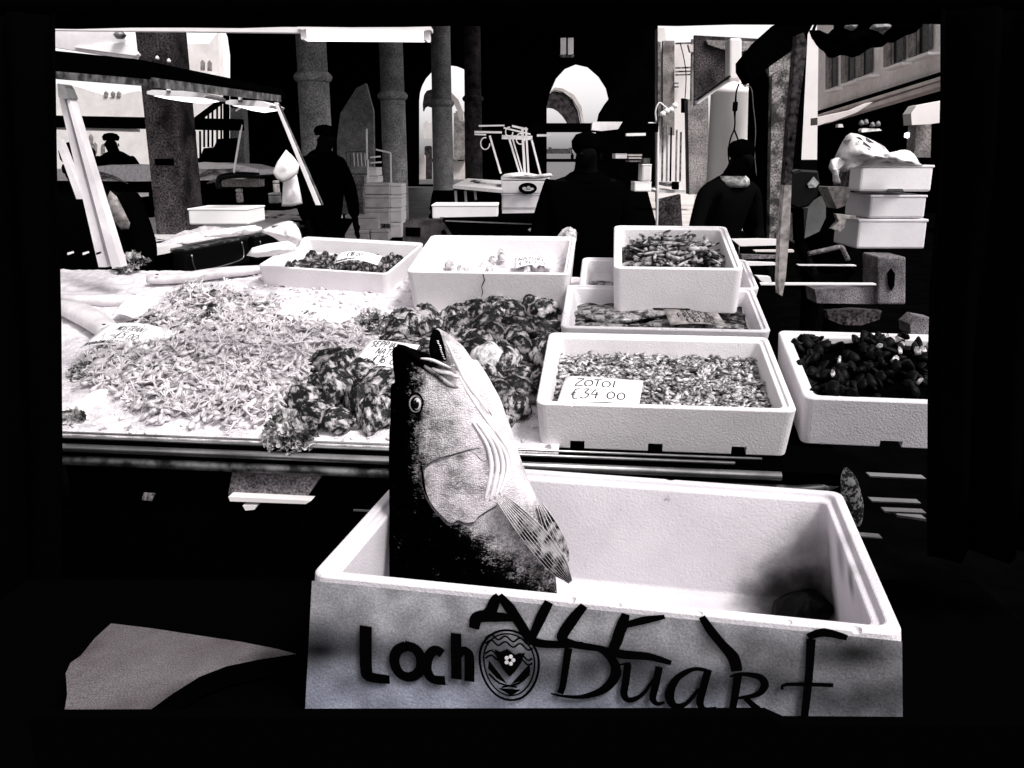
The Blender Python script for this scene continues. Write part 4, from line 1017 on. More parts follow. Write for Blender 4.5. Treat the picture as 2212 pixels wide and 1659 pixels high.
mb = MB(); pts = [PY(-60, 5, 2.0)+Vector((0, 0, .004*math.sin(i*2))) for i in (0,)]
a = PY(-80, 9, 2.0); b = PY(2300, -3, 2.0); mb.tube([a.lerp(b, i/20)+Vector((0, 0, .0015*math.sin(i*2.3))) for i in range(21)], .05, 16)  # black roll added to darken the top margin of the view
tag(mb.build('top_mask_roll', M_['canvas'], None, True), 'added black canvas roll masking the top edge of the view', 'awning')
# bench the big crate stands on
bz = .758
bench = empty('bench', (0, 1.3, 0), 'black painted bench under the lettered crate, its front board added to mask the bottom edge', 'bench')
MB().prism([Vector((-1.0, .95, bz-.03)), Vector((.95, .95, bz-.03)), Vector((.95, 1.6, bz-.03)), Vector((-1.0, 1.6, bz-.03))], [Vector((-1.0, .95, bz-.002)), Vector((.95, .95, bz-.002)), Vector((.95, 1.6, bz-.002)), Vector((-1.0, 1.6, bz-.002))]).build('bench_top', M_['black'], bench)
mb = MB(); Yb = .93; q = [PY(60, 1552, Yb), PY(660, 1550, Yb), PY(1660, 1548, Yb), PY(1700, 1566, Yb), PY(2260, 1570, Yb)]
fr2 = q + [Vector((q[-1].x, Yb, .66)), Vector((q[0].x, Yb, .66))]; mb.prism(fr2, [p+Vector((0, .018, 0)) for p in fr2]); mb.build('bottom_mask_board', M_['black'], bench)  # board added to keep the bottom margin of the view black
for x in (-.95, .9):
    for y in (.97, 1.55): MB().box((x, y, .364), .06, .06, .726).build('leg', M_['black'], bench)
# grey lid lying bottom left
mb = MB(); z_ = .80; P = [(136, 1640), (138, 1540), (145, 1500), (142, 1455), (152, 1432), (175, 1415), (205, 1378), (240, 1347), (330, 1358), (420, 1372), (520, 1386), (600, 1402), (640, 1412), (560, 1424), (490, 1440), (430, 1462), (370, 1500), (330, 1530), (290, 1580), (280, 1640)]
top = [PZ(u, v, z_)+Vector((0, 0, .002*nz((u*.03, v*.03, 0)))) for u, v in P]; mb.prism([p-Vector((0, 0, .035)) for p in top], top); mb.mi = [1]*len(mb.mi); mb.mi[1] = 0
GB = M_['greybox']; lid = tag(mb.build('foam_board', [M_['greybox'], M_['black']]), 'wet grey foam board lying on the bench at the lower left', 'board')
blotched(GB, [(tuple(PZ(600, 1450, .8)-lid.location), .11, .05), (tuple(PZ(430, 1520, .8)-lid.location), .09, .04), (tuple(PZ(300, 1600, .8)-lid.location), .07, .1)])  # the board's fade into shade is painted into its colour
# strips and netting right of the crate
for i, (u0, v0, u1, v1, h_) in enumerate([(1880, 1028, 2001, 1034, 3), (1884, 1082, 1990, 1087, 3), (1912, 1104, 2001, 1108, 4), (1938, 1112, 2001, 1121, 5), (1860, 1158, 1906, 1162, 3)]):
    tag(MB().slab([(u0, v0), (u1, v1), (u1, v1+h_), (u0, v0+h_)], 1.5+.03*i, .02).build('metal_strip', M_['metal']), ['topmost', 'second', 'third', 'fourth', 'lowest and shortest'][i]+' thin metal strip in the dark right of the lettered crate', 'strip')
mb = MB(); pts = [PY(1826, 1012, 1.62), PY(1836, 1050, 1.62), PY(1842, 1090, 1.62), PY(1852, 1135, 1.62)]; mb.tube(smoothpts(pts, 4), [.004, .008, .013, .016, .018, .019, .02, .021, .021, .019, .016, .012, .006], 12)
tag(mb.build('net_bag', M_['net'], None, True), 'speckled net bag hanging between the stall and the lettered crate', 'bag')
# ======================================================= THE HALL
def poly_hole_wall(outer, holes, Y, th, name, m):
    from mathutils.geometry import tessellate_polygon
    polys = [[PY(u, v, Y) for u, v in P] for P in [outer]+holes]; flat = [p for P in polys for p in P]; n = len(flat)
    tri = tessellate_polygon([[Vector((p.x, p.z, 0)) for p in P] for P in polys])
    mb = MB(); fs = [tuple(t) for t in tri]+[tuple(i+n for i in reversed(t)) for t in tri]; o_ = 0
    for P in polys:
        k = len(P); fs += [(o_+i, o_+(i+1) % k, n+o_+(i+1) % k, n+o_+i) for i in range(k)]; o_ += k
    return mb.add(flat+[p+Vector((0, th, 0)) for p in flat], fs).build(name, m, None, raw=True)
def arch(u0, u1, vtop, vspring, vbot, n=14):
    c = (u0+u1)/2; r = (u1-u0)/2; P = [(u0, vbot), (u0, vspring)]
    P += [(c-r*math.cos(math.pi*i/n), vspring-(vspring-vtop)*math.sin(math.pi*i/n)) for i in range(1, n)]
    return P+[(u1, vspring), (u1, vbot)]
YW = 44
hall = empty('market_hall', (0, 30, 0), 'dark arcaded market hall with tall round arches open to the light', 'building')
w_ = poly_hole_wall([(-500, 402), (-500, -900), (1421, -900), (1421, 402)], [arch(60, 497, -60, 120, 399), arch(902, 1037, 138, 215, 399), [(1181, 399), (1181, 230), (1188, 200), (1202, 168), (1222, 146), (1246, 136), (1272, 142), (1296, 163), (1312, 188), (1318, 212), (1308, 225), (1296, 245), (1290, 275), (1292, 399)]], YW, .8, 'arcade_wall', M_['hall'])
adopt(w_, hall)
# grey reveals of the openings
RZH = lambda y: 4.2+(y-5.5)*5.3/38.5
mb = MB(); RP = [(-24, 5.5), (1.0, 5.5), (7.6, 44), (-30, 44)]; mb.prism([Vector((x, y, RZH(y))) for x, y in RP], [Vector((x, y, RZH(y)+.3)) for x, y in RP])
mb.build('shade_roof', M_['hall'], hall)  # unseen roof, lowered and drawn forward to shade the columns
# second arcade seen through the openings
sec = empty('far_arcade', (0, 54, 0), 'second row of dark arches seen through the hall openings', 'building')
def ring(P_out, P_in, Y, m, name, par): adopt(MB().slab(P_out+P_in[::-1], Y, .6).build(name, M_[m], None, raw=True), par)
ring([(1182, 222), (1184, 205), (1196, 196), (1215, 200), (1235, 215), (1248, 238), (1254, 270)], [(1182, 233), (1186, 232), (1196, 234), (1206, 240), (1216, 250), (1224, 262), (1228, 270)], 54, 'stone_d', 'arch', sec)
ring([(913, 225), (916, 205), (922, 196), (932, 193), (940, 197)], [(914, 240), (917, 232), (922, 229), (932, 232), (940, 240)], 54, 'stone_d', 'arch', sec)
ring([(1182, 216), (1186, 200), (1198, 189), (1216, 191), (1240, 205), (1256, 230), (1263, 270)], [(1182, 220), (1186, 204), (1197, 194), (1215, 198), (1236, 213), (1250, 236), (1257, 270)], 53.9, 'fac', 'arch_moulding', sec)
adopt(MB().slab([(975, 200), (990, 215), (1000, 240), (1002, 262), (992, 262), (988, 240), (980, 222), (970, 210)], 54, .6).build('arch_moulding', M_['fac'], None, raw=True), sec)
# things on the quay beyond the arches
for i, (u0, v0, u1, v1, m, lb) in enumerate([(1181, 318, 1236, 332, 'shell_k', 'dark clutter beyond the middle arch behind the broad seller'), (915, 262, 945, 300, 'fac_b', 'pale quay building seen in the left part of the left small arch'), (980, 240, 1006, 345, 'fac_g', 'grey carved house front seen between the third and fourth column'), (1006-30, 345, 1008, 398, 'fac', 'pale bollard base seen between the third and fourth column'), (905, 335, 918, 402, 'fac', 'pale narrow jamb at the left small arch'), (917, 315, 932, 400, 'stone_d', 'dark doorway seen through the left small arch')]):
    mb = MB()
    if u1-u0 > 20:
        mb.slab([(u0, v1), (u0, v0+4), (u0+4, v0+4), (u0+4, v0), (u0+10, v0), (u0+12, v0+3), (u1-6, v0+3), (u1-6, v0+1), (u1, v0+1), (u1, v1)], 58+i*.5, .5)
    else: mb.slab([(u0, v1), (u0, v0+3), (u0+3, v0), (u1-2, v0), (u1, v0+3), (u1, v1)], 58+i*.5, .5)
    tag(mb.build('far_building', M_[m]), lb, 'building')
# ground
def gsheet(P, z, name, m): return tag(MB().add([Vector((x, y, z)) for x, y in P], [tuple(range(len(P)))]).build(name, M_[m], None, raw=True), kind='structure')
gsheet([(-300, -20), (300, -20), (300, 400), (-300, 400)], 0, 'ground', 'ground')
P = [PZ(*p, .004) for p in ((850, 403), (945, 403), (965, 490), (1000, 640), (830, 640), (862, 490))]; gsheet([(p.x, p.y) for p in P], .004, 'lit_floor_patch', 'floor')  # paler polygon paints the lit part of the hall floor
P = [PZ(*p, .004) for p in ((60, 398), (1330, 398), (1400, 350), (-100, 350))]; gsheet([(p.x, p.y) for p in P], .008, 'quay', 'floor')
P = [(3.2, 19), (8.9, 19), (12, 45), (6.9, 45)]; gsheet(P, .004, 'alley', 'fac')  # pale paving added to bounce sunlight onto the corner house
# columns
def column(u, v, hw, Y, ringv, label, m='stone', basev=None, top=None, ringw=1.25):
    top = RZH(Y)+.1
    p = PY(u, v, Y); r = W(hw, Y); x, y = p.x, Y; root = empty('stone_column', (x, y, 0), label, 'column')
    zr = PY(u, ringv, Y).z
    MB().lathe((x, y, 0), [(r*1.02, .3), (r*1.04, .8), (r*1.02, zr-r*.4)], 32).build('shaft', M_[m], root, True)
    MB().lathe((x, y, 0), [(r*1.02, zr-r*.4), (r*1.15, zr-r*.3), (r*ringw, zr-r*.12), (r*ringw, zr+r*.02), (r*1.1, zr+r*.2), (r*.98, zr+r*.3)], 32).build('collar', M_[m], root, True)
    MB().lathe((x, y, 0), [(r*.98, zr+r*.3), (r*.94, top)], 32).build('shaft', M_[m], root, True)
    bz_ = PY(u, basev, Y).z if basev else .3
    MB().lathe((x, y, 0), [(r*1.6, 0), (r*1.6, .12), (r*1.35, .2), (r*1.5, bz_*.4), (r*1.2, bz_*.9), (r*1.05, bz_+.02)], 32).build('base', M_['black'], root, True)
column(678, 200, 30, 12, 165, 'first tall grey stone column of the hall, nearest the left stall', 'stone')
column(848, 200, 24, 16, 206, 'second tall grey stone column standing behind the stack of foam boxes')
column(955, 250, 20, 22, 222, 'third grey stone column with a black flared base', basev=412)
column(1022, 250, 17, 30, 212, 'fourth and thinnest grey stone column right of the small arch', 'stone_d')
# big dark pier at left
pr_ = empty('stone_pier', (PY(340, 300, 7).x, 7, 0), 'broad dark mottled stone pier behind the left stall', 'pier')
x0 = PY(303, 200, 7).x; x1 = PY(378, 200, 7).x
MB().box(((x0+x1)/2, 7.2, 2.25), x1-x0, .4, 4.5).build('shaft', M_['stone_d'], pr_, bevel=.03)
zb = PY(350, 350, 7).z; MB().box(((x0+x1)/2, 7.2, zb), (x1-x0)*.55, .42, .05).build('iron_band', M_['black'], pr_)
# dim wall patches
for i, (P, Y, m, lb) in enumerate([([(728, 400), (728, 300), (735, 245), (770, 190), (790, 180), (806, 240), (808, 400)], 26, 'fac_g', 'dim grey wall face between the first two columns'), ([(520, 385), (500, 300), (497, 232), (524, 235), (530, 385)], 16, 'stone', 'grey stone jamb right of the barred gate')]):
    mt = M_['stone'] if i == 0 else M_[m]
    tag(MB().slab(P, Y, .3).build('wall_face', mt), lb, 'wall')
# lantern
lt = empty('lantern', PY(1225, 100, 14), 'small two paned lantern hanging high in the dark hall', 'lantern')
for u in (1217, 1233): MB().slab([(u-6, 82), (u+6, 81), (u+6, 117), (u-6, 118)], 14, .05).build('pane', M_['white'], lt)
MB().slab([(1209, 119), (1241, 119), (1238, 124), (1212, 124)], 13.98, .08).build('bottom_frame', M_['dmetal'], lt)
p0, p1 = PY(1225, 80, 14), PY(1225, -200, 14); MB().tube([p0, p1], .02, 6).build('chain', M_['black'], lt)
# ======================================================= LEFT BACKGROUND
far = empty('canal_house', (PY(300, 300, 70).x, 70, 0), 'pale sunlit house across the canal seen through the left arch', 'house')
MB().slab([(60, 398), (60, 180), (150, 182), (240, 210), (300, 196), (330, 205), (600, 205), (600, 398)], 70, 1).build('wall', M_['fac_b'], far)
MB().slab([(380, 205), (384, 120), (400, 95), (452, 95), (470, 70), (478, 205)], 72, 1).build('tower', M_['fac_b'], far)
for (u, v) in ((437, 140), (452, 141), (160, 300), (178, 296), (196, 300), (205, 318), (222, 321), (350, 320), (370, 320)):
    MB().slab([(u-4, v+12), (u-4, v-6), (u, v-11), (u+4, v-6), (u+4, v+12)], 69.9, .2).build('window', M_['fac_g'], far)
for (u, v) in ((228, 203), (243, 203), (256, 203)): MB().slab([(u-4, v+6), (u-4, v-2), (u, v-6), (u+4, v-2), (u+4, v+6)], 69.9, .2).build('window', M_['fac_g'], far)
def bar(p0, p1, w, th, m, name, par=None, n=4, label=None, cat=None, roll=0):
    d = (p1-p0).normalized(); a = d.cross(Vector((0, 1, 0)))
    if a.length < .1: a = d.cross(Vector((0, 0, 1)))
    a.normalize(); b = a.cross(d).normalized()
    A = [p0+a*(w/2*sx)+b*(th/2*sy) for sx, sy in ((-1, -1), (1, -1), (1, 1), (-1, 1))]; Bq = [p+(p1-p0) for p in A]
    o = MB().prism(A, Bq).build(name, M_[m], par)
    if label: tag(o, label, cat)
    return o
# gate with bars
gt = empty('barred_gate', PY(450, 380, 15), 'dark gabled gate with upright bars behind the left pier', 'gate')
bar(PY(417, 264, 15), PY(484, 214, 15), W(9, 15), .1, 'black', 'gable_rail', gt); bar(PY(489, 205, 15), PY(489, 330, 15), W(9, 15), .1, 'black', 'post', gt)
for i, u in enumerate((441, 450, 459, 469, 478)): bar(PY(u, 240-i*6, 15), PY(u, 318, 15), W(2.6, 15), .04, 'black', 'bar', gt)
for u in (404, 412, 421, 432): bar(PY(u, 283, 15), PY(u+1, 352, 15), W(2.8, 15), .04, 'black', 'bar', gt)
MB().slab([(400, 388), (400, 352), (432, 340), (440, 320), (462, 318), (470, 300), (505, 298), (505, 388)], 15.1, .2).build('lower_panel', M_['hall'], gt)
bar(PY(100, 262, 8), PY(523, 270, 8), W(22, 8), .12, 'black', 'frame_beam', None, label='black horizontal beam of the rear left stall frame', cat='beam')
bar(PY(100, 276, 8.1), PY(300, 282, 8.1), W(6, 8), .05, 'white', 'white_rail', None, label='thin pale rail just below the black rear beam', cat='rail')
bar(PY(509, 240, 8), PY(521, 232, 8.01), W(3, 8), .02, 'white', 'hook', None, label='short pale hook at the right end of the rear beam', cat='hook')
bar(PY(522, 270, 8), PY(505, 372, 7.6), W(2.5, 8), .02, 'white', 'stay_rod', None, label='thin pale slanting rod right of the barred gate', cat='rod')
# diagonal awning beam
ab = empty('awning_beam', PY(360, 170, 3.4), 'long black awning beam running diagonally over the left stall', 'awning beam')
A = [PY(105, 108, 2.4), PY(300, 128, 3.0), PY(600, 190, 4.6)]; Bq = [PY(105, 152, 2.4), PY(300, 172, 3.0), PY(612, 212, 4.6)]
for i in range(2): MB().prism([A[i], A[i+1], Bq[i+1], Bq[i]], [p+Vector((0, .08, 0)) for p in (A[i], A[i+1], Bq[i+1], Bq[i])]).build('beam', M_['black'], ab)
A = [PY(105, 152.5, 2.39), PY(330, 172, 3.05)]; Bq = [PY(105, 168, 2.39), PY(330, 186, 3.05)]
MB().prism([A[0], A[1], Bq[1], Bq[0]], [p+Vector((0, .05, 0)) for p in (A[0], A[1], Bq[1], Bq[0])]).build('lower_flange', M_['dmetal'], ab)
bar(PY(330, 178, 3.0), PY(605, 213, 4.5), W(5, 3.6), .03, 'dmetal', 'lower_flange', ab)
for u, v in ((340, 128), (365, 134), (460, 163)): MB().lathe(PY(u, v, 3.3+.004*(u-340)), [(.006, 0), (.008, .004), (.003, .012)], 8).build('bolt', M_['white'], ab)
# reflector lamp upper left
rl = empty('reflector_lamp', PY(200, 90, 3.2), 'broad pale reflector lamp at the top left', 'lamp')
MB().slab([(105, 62), (258, 64), (266, 74), (276, 96), (292, 116), (280, 128), (180, 112), (105, 100)], 3.2, .05).build('reflector', M_['cloth'], rl)
MB().slab([(160, 102), (210, 96), (270, 92), (300, 116), (292, 120), (230, 112)], 3.19, .01).build('lit_face', M_['whiter'], rl)
MB().lathe(PY(259, 76, 3.17), [(.012, -.012), (.022, 0), (.012, .012)], 12).build('hook_ring', M_['dmetal'], rl, True)
bar(PY(100, 60, 3.1), PY(655, 66, 3.1), W(10, 3.1), .03, 'white', 'lamp_rail', None, label='long pale rail along the top carrying the lit tube', cat='rail')
def tubelamp(p0, p1, w, label, m='lamp', house='white'):
    root = empty('tube_lamp', (p0+p1)/2, label, 'lamp'); d = (p1-p0)
    bar(p0, p1, w, .05, m, 'tube', root); up = Vector((0, 0, w*.72))
    bar(p0+up-d*.02, p1+up+d*.02, w*.4, .08, house, 'housing', root)
    for t in (.02, .98): c = p0+d*t; MB().box(c, w*.7, .055, w*1.0).build('end_cap', M_['cloth'], root)
    return root
tubelamp(PY(655, 77, 3.1), PY(928, 79, 3.1), W(17, 3.1), 'long lit fluorescent tube at the top left of centre')
def shadelamp(u0, u1, v, Y, label):
    root = empty('hanging_lamp', PY((u0+u1)/2, v, Y), label, 'lamp'); c = (u0+u1)/2
    MB().slab([(u0, v-6), (u0+12, v-9), (u1-20, v-6), (u1, v+3), (u1-4, v+9), (u0+14, v+3), (u0, v)], Y, .25).build('shade', M_['cloth'], root)
    MB().slab([(u0+14, v+4), (u1-6, v+10), (u1-40, v+15), (u0+40, v+10)], Y+.01, .2).build('lit_tube', M_['lamp'], root)
    MB().slab([(c-22, v-22), (c-14, v-22), (c-16, v-7), (c-21, v-7)], Y+.02, .02).build('bracket', M_['white'], root)
    MB().slab([(c-22, v-8), (c-14, v-8), (c-14, v-4), (c-22, v-4)], Y-.01, .01).build('screw', M_['shutter'], root)
shadelamp(317, 445, 203, 3.6, 'left of two lit hanging tube lamps under the diagonal beam')
shadelamp(487, 585, 224, 4.1, 'right of two lit hanging tube lamps under the diagonal beam')
# white slanting posts
pa = empty('slanted_post', PY(238, 580, 3.1), 'thick white slanting metal post with a dark groove at the left', 'post')
def strip(pts_l, pts_r, Y, th, m, name, par): return MB().prism([PY(*pts_l[0], Y), PY(*pts_r[0], Y), PY(*pts_r[1], Y), PY(*pts_l[1], Y)], [p+Vector((0, th, 0)) for p in (PY(*pts_l[0], Y), PY(*pts_r[0], Y), PY(*pts_r[1], Y), PY(*pts_l[1], Y))]).build(name, M_[m], par)
strip([(126, 205), (213, 577)], [(137, 205), (233, 577)], 3.0, .05, 'cloth', 'flange', pa)
strip([(137, 205), (233, 577)], [(141, 205), (241, 577)], 3.03, .03, 'ink', 'groove', pa)
strip([(141, 205), (241, 577)], [(147, 205), (262, 577)], 2.98, .05, 'cloth', 'flange', pa)
MB().slab([(124, 180), (136, 182), (141, 190), (150, 212), (139, 214), (126, 210)], 2.97, .06).build('top_joint', M_['metal'], pa)
pb = strip([(118, 300), (165, 430)], [(127, 300), (180, 430)], 3.25, .04, 'cloth', 'thin_post', None); tag(pb, 'thin white slanting strut left of the thick grooved post', 'post')
pc = empty('slanted_post', PY(690, 443, 3.7), 'slim pale slanting post at the right end of the left stall', 'post')
strip([(592, 221), (682, 443)], [(598, 221), (692, 443)], 3.7, .03, 'white', 'flange', pc); strip([(598, 224), (692, 443)], [(601, 224), (696, 443)], 3.71, .03, 'dmetal', 'edge', pc)
# hanging white cloth
def sheet(P, Y, name, m, label, cat, amp=.02, th=.01, n=3, wob=.9):
    """creased cloth or bag outline, puffed in depth"""
    Q = [tuple(p) for p in smoothpts(P+[P[0]], n)[:-1]]; k = len(Q); cx = sum(p[0] for p in Q)/k; cy = sum(p[1] for p in Q)/k
    vs = [PY(cx, cy, Y-amp)]; fs = []; R_ = 6
    for r_ in range(1, R_+1):
        f = r_/R_
        for (u, v) in Q:
            uu = cx+(u-cx)*f; vv = cy+(v-cy)*f; vs.append(PY(uu, vv, Y-amp*(1-f*f)+amp*wob*nz((uu*.06, vv*.05, 3))*(f < 1)))
    for j in range(k): fs.append((0, 1+j, 1+(j+1) % k))
    for r_ in range(R_-1):
        for j in range(k): fs.append((1+r_*k+j, 1+r_*k+(j+1) % k, 1+(r_+1)*k+(j+1) % k, 1+(r_+1)*k+j))
    o = MB().add(vs, fs).build(name, M_[m], None, True); sd = o.modifiers.new('t', 'SOLIDIFY'); sd.thickness = th
    if label: tag(o, label, cat)
    return o
sheet([(620, 325), (634, 340), (644, 356), (640, 372), (625, 384), (612, 391), (600, 384), (592, 372), (604, 350)], 3.62, 'white_cloth', 'whiter', 'bright white cloth tied on the slim slanting post', 'cloth', n=1, wob=.5)
sheet([(612, 388), (632, 378), (640, 372), (648, 410), (654, 440), (630, 446), (608, 446), (610, 420)], 3.66, 'apron', 'cloth', 'pale apron hanging below the bright cloth on the slim post', 'apron', n=1, wob=.5)
sheet([(238, 412), (252, 424), (268, 455), (281, 482), (278, 495), (262, 496), (245, 478), (232, 450), (232, 425)], 4.0, 'grey_bag', 'fac_g', 'grey pointed bag hanging beside the thick grooved post', 'bag', n=1, wob=.5)
# ---------------------------------------------------------------- left stall
zB = .98
sb = empty('side_stall', PZ(500, 500, zB)-Vector((0, 0, zB)), 'left stall behind the front one, iced top over black crates', 'stall')
A_, C_ = PZ(325, 538, zB), PZ(740, 464, zB); D_, E_ = PZ(560, 440, zB), PZ(90, 500, zB); G_ = PZ(60, 560, zB)
MB().prism([p-Vector((0, 0, .05)) for p in (G_, A_, C_, D_, E_)], [G_, A_, C_, D_, E_]).build('top', M_['white'], sb)
d_ = (C_-A_).normalized(); nB = Vector((d_.y, -d_.x, 0))
MB().prism([A_-Vector((0, 0, .9))-nB*.06, C_-Vector((0, 0, .9))-nB*.06, C_-Vector((0, 0, .055))-nB*.06, A_-Vector((0, 0, .055))-nB*.06], [p-nB*.04 for p in (A_-Vector((0, 0, .9))-nB*.06, C_-Vector((0, 0, .9))-nB*.06, C_-Vector((0, 0, .055))-nB*.06, A_-Vector((0, 0, .055))-nB*.06)]).build('skirt', M_['black'], sb)
LB = (C_-A_).length
for i, t in enumerate((.06, .36, .66)):
    c = empty('black_crate', A_+d_*LB*(t+.14)-Vector((0, 0, .3)), ['nearest', 'middle', 'farthest'][i]+' black plastic crate with a pale bail handle at the left stall front', 'crate', None)
    M3 = Matrix((d_, -nB, Vector((0, 0, 1)))).transposed(); w3 = LB*.27
    ctr = A_+d_*LB*(t+.14)+nB*.06-Vector((0, 0, .13)); MB().box(ctr-Vector((0, 0, 0)), w3, .10, .2, M3).build('body', M_['gloss'], c, bevel=.01)
    a = ctr+nB*.06; pts = [a-d_*w3*.42+Vector((0, 0, .06)), a-d_*w3*.40+Vector((0, 0, -.03)), a-d_*w3*.3+Vector((0, 0, -.07)), a+d_*w3*.3+Vector((0, 0, -.06)), a+d_*w3*.38+Vector((0, 0, 0)), a+d_*w3*.36+Vector((0, 0, .08))]
    MB().tube(smoothpts(pts, 4), .0055, 8).build('handle', M_['metal'], c, True)
    MB().box(ctr+Vector((0, 0, .105)), w3, .11, .012, M3).build('rim', M_['dmetal'], c)
# heaps of white ice and fish on it
def mound(c, rx, ry, h, m, name, label, cat, seed=0, n=22, rot=0, fr=9, kind='stuff'):
    vs = []; fs = []
    for j in range(n+1):
        for i in range(n+1):
            a = i/n*2-1; b = j/n*2-1; r = min(1, math.sqrt(a*a+b*b)); hh = h*(1-r**2.5)+h*.5*nz((a*fr*.4, b*fr*.4, seed))*(1-r)
            x = a*rx; y = b*ry; vs.append(c+Vector((x*math.cos(rot)-y*math.sin(rot), x*math.sin(rot)+y*math.cos(rot), hh)))
    for j in range(n):
        for i in range(n): fs.append((j*(n+1)+i, j*(n+1)+i+1, (j+1)*(n+1)+i+1, (j+1)*(n+1)+i))
    return tag(MB().add(vs, fs).build(name, M_[m], None, True), label, cat, kind=kind)
ra = math.atan2(d_.y, d_.x)
mound(PZ(440, 512, zB), .5, .16, .07, 'ice', 'stall_ice', 'ice and white packing heaped on the left stall', 'ice', 3, rot=ra)
mound(PZ(640, 465, zB), .5, .2, .06, 'ice', 'stall_ice', 'ice at the far end of the left stall', 'ice', 8, rot=ra)
mound(PZ(300, 520, zB), .16, .12, .07, 'leaf', 'weed_heap', 'mottled weed beside the thick grooved post', 'weed', 4, rot=ra)
for k in range(12):
    p = PZ(560+14*k+random.uniform(-4, 4), 466-.9*k+random.uniform(-8, 6), zB+.05); M3 = Matrix.Rotation(random.uniform(0, 6), 3, 'Z')
    if k == 0: sf = flatfish(.16, 5, 'silver', 'small fish lying on ice at the far end of the left stall', 'fish on the left stall', 'small_fish'); sf.location = p; sf2 = flatfish(.14, 6, 'eel', 'small fish lying on ice at the far end of the left stall', 'fish on the left stall', 'small_fish'); sf2.location = p+Vector((.05, .05, .02))
    else: scatter_copy(random.choice([sf, sf2]), p, M3)
def fbox(u0, v0, u1, v1, Y, depth, m, label, lid=True, name='foam_box', cat='box', group=None, notch=(), side=None, yaw=0, par_label=None):
    a = PY(u0, v1, Y); b = PY(u1, v1, Y); c = PY((u0+u1)/2, v0, Y); w = b.x-a.x; h = c.z-(a.z+b.z)/2; ctr = (a+b)/2+Vector((0, depth/2, 0))
    root = empty(name, ctr, label, cat, group); Mz = Matrix.Rotation(yaw, 3, 'Z')
    if lid:
        MB().box(ctr+Vector((0, 0, h*.37)), w*.985, depth*.985, h*.74, Mz).build('body', M_[m], root, bevel=min(.012, h*.1))
        MB().box(ctr+Vector((0, 0, h*.745+h*.125)), w, depth, h*.25, Mz).build('lid', M_[side or m], root, bevel=min(.012, h*.08))
    else:
        MB().box(ctr+Vector((0, 0, h*.49)), w*.99, depth*.99, h*.98, Mz).build('body', M_[m], root, bevel=min(.012, h*.1))
        MB().box(ctr+Vector((0, 0, h*.96)), w*1.01, depth*1.01, h*.1, Mz).build('rim', M_[side or m], root, bevel=min(.006, h*.03))
    for u in notch: MB().slab([(u-5, v1-4), (u+5, v1-4), (u+5, v1+.5), (u-5, v1+.5)], Y-.004, .01).build('foot_notch', M_['shutter'], root)
    return root
fbox(408, 451, 538, 486, 4.3, .3, 'whiter', 'plain white box standing on the left stall behind the ice', lid=False)
sheet([(560, 500), (600, 482), (632, 478), (648, 500), (651, 520), (640, 535), (615, 530), (590, 512)], 3.0, 'crumpled_bag', 'plast', 'crumpled white plastic bag over the edge of the left stall', 'bag', .06)
sheet([(532, 552), (545, 535), (575, 527), (622, 520), (640, 530), (638, 542), (600, 552), (555, 556)], 2.85, 'white_wrapper', 'whiter', 'flat white wrapper below the crumpled bag', 'wrapper', .03, n=1, wob=.5)
sheet([(440, 512), (480, 494), (550, 488), (566, 495), (545, 505), (490, 512)], 3.2, 'white_wrapper', 'whiter', 'white paper sheet over the middle of the left stall', 'wrapper', .03)
# small lights under the left stall edge
for i, u in enumerate((150, 183, 212)): tag(MB().slab([(u-5, 546), (u+6, 543), (u+7, 547), (u-4, 551)], 3.0, .01).build('metal_clip', M_['white']), ['left', 'middle', 'right'][i]+' of three tiny pale clips below the far left white table edge', 'clip')
ws = empty('white_table', PY(180, 520, 3.3), 'white table top behind the thick grooved post at the left edge', 'table')
MB().prism([PZ(*p, .97) for p in ((60, 548), (230, 536), (300, 500), (330, 496), (220, 488), (60, 488))], [PZ(*p, .97)+Vector((0, 0, .03)) for p in ((60, 548), (230, 536), (300, 500), (330, 496), (220, 488), (60, 488))]).build('top', M_['cloth'], ws)
# rear stall behind the pier
rs = empty('rear_stall', PY(330, 400, 10), 'far iced stall seen on both sides of the broad dark pier', 'stall')
MB().slab([(100, 390), (100, 366), (205, 360), (240, 356), (300, 358), (400, 356), (440, 352), (520, 356), (560, 366), (560, 378), (520, 388), (300, 392)], 10, .8).build('ice_top', M_['ice'], rs)
MB().slab([(100, 470), (100, 391), (300, 393), (620, 380), (620, 470)], 10.1, .6).build('skirt', M_['black'], rs)
for i, (u, v) in enumerate(((215, 383), (235, 380), (252, 386), (410, 374), (430, 380), (452, 372), (475, 376), (495, 383), (508, 371), (470, 388))):
    o = flatfish(.28, i, 'eel' if i % 3 else 'cuttle_d', 'dark fish scattered on the far iced stall', 'dark fish on the far iced stall', 'dark_fish') if i == 0 else None
    if i == 0: df0 = o; o.location = PY(u, v, 9.97)
    else: scatter_copy(df0, PY(u, v, 9.97), Matrix.Rotation(random.uniform(-.6, .6), 3, 'Y'), random.uniform(.7, 1.2))
tag(MB().slab([(418, 362), (424, 352), (440, 350), (500, 354), (503, 364), (440, 366)], 9.9, .1).build('white_fish', M_['white']), 'long pale fish on top of the far iced stall', 'fish')
fbox(240, 418, 303, 426, 8, .2, 'whiter', 'long white ledge box below the far stall left of the pier', lid=False, name='ledge_box')
fbox(475, 388, 560, 404, 8.5, .2, 'fac_g', 'low grey tray with a black handle under the far stall', lid=False, name='grey_tray', cat='tray')
hd = tag(MB().tube(smoothpts([PY(474, 408, 8.4), PY(472, 392, 8.4), PY(482, 382, 8.4), PY(520, 378, 8.4), PY(560, 380, 8.4)], 4), .03, 8).build('bent_tube', M_['gloss'], None, True), 'black curved tube over the grey tray', 'tube')
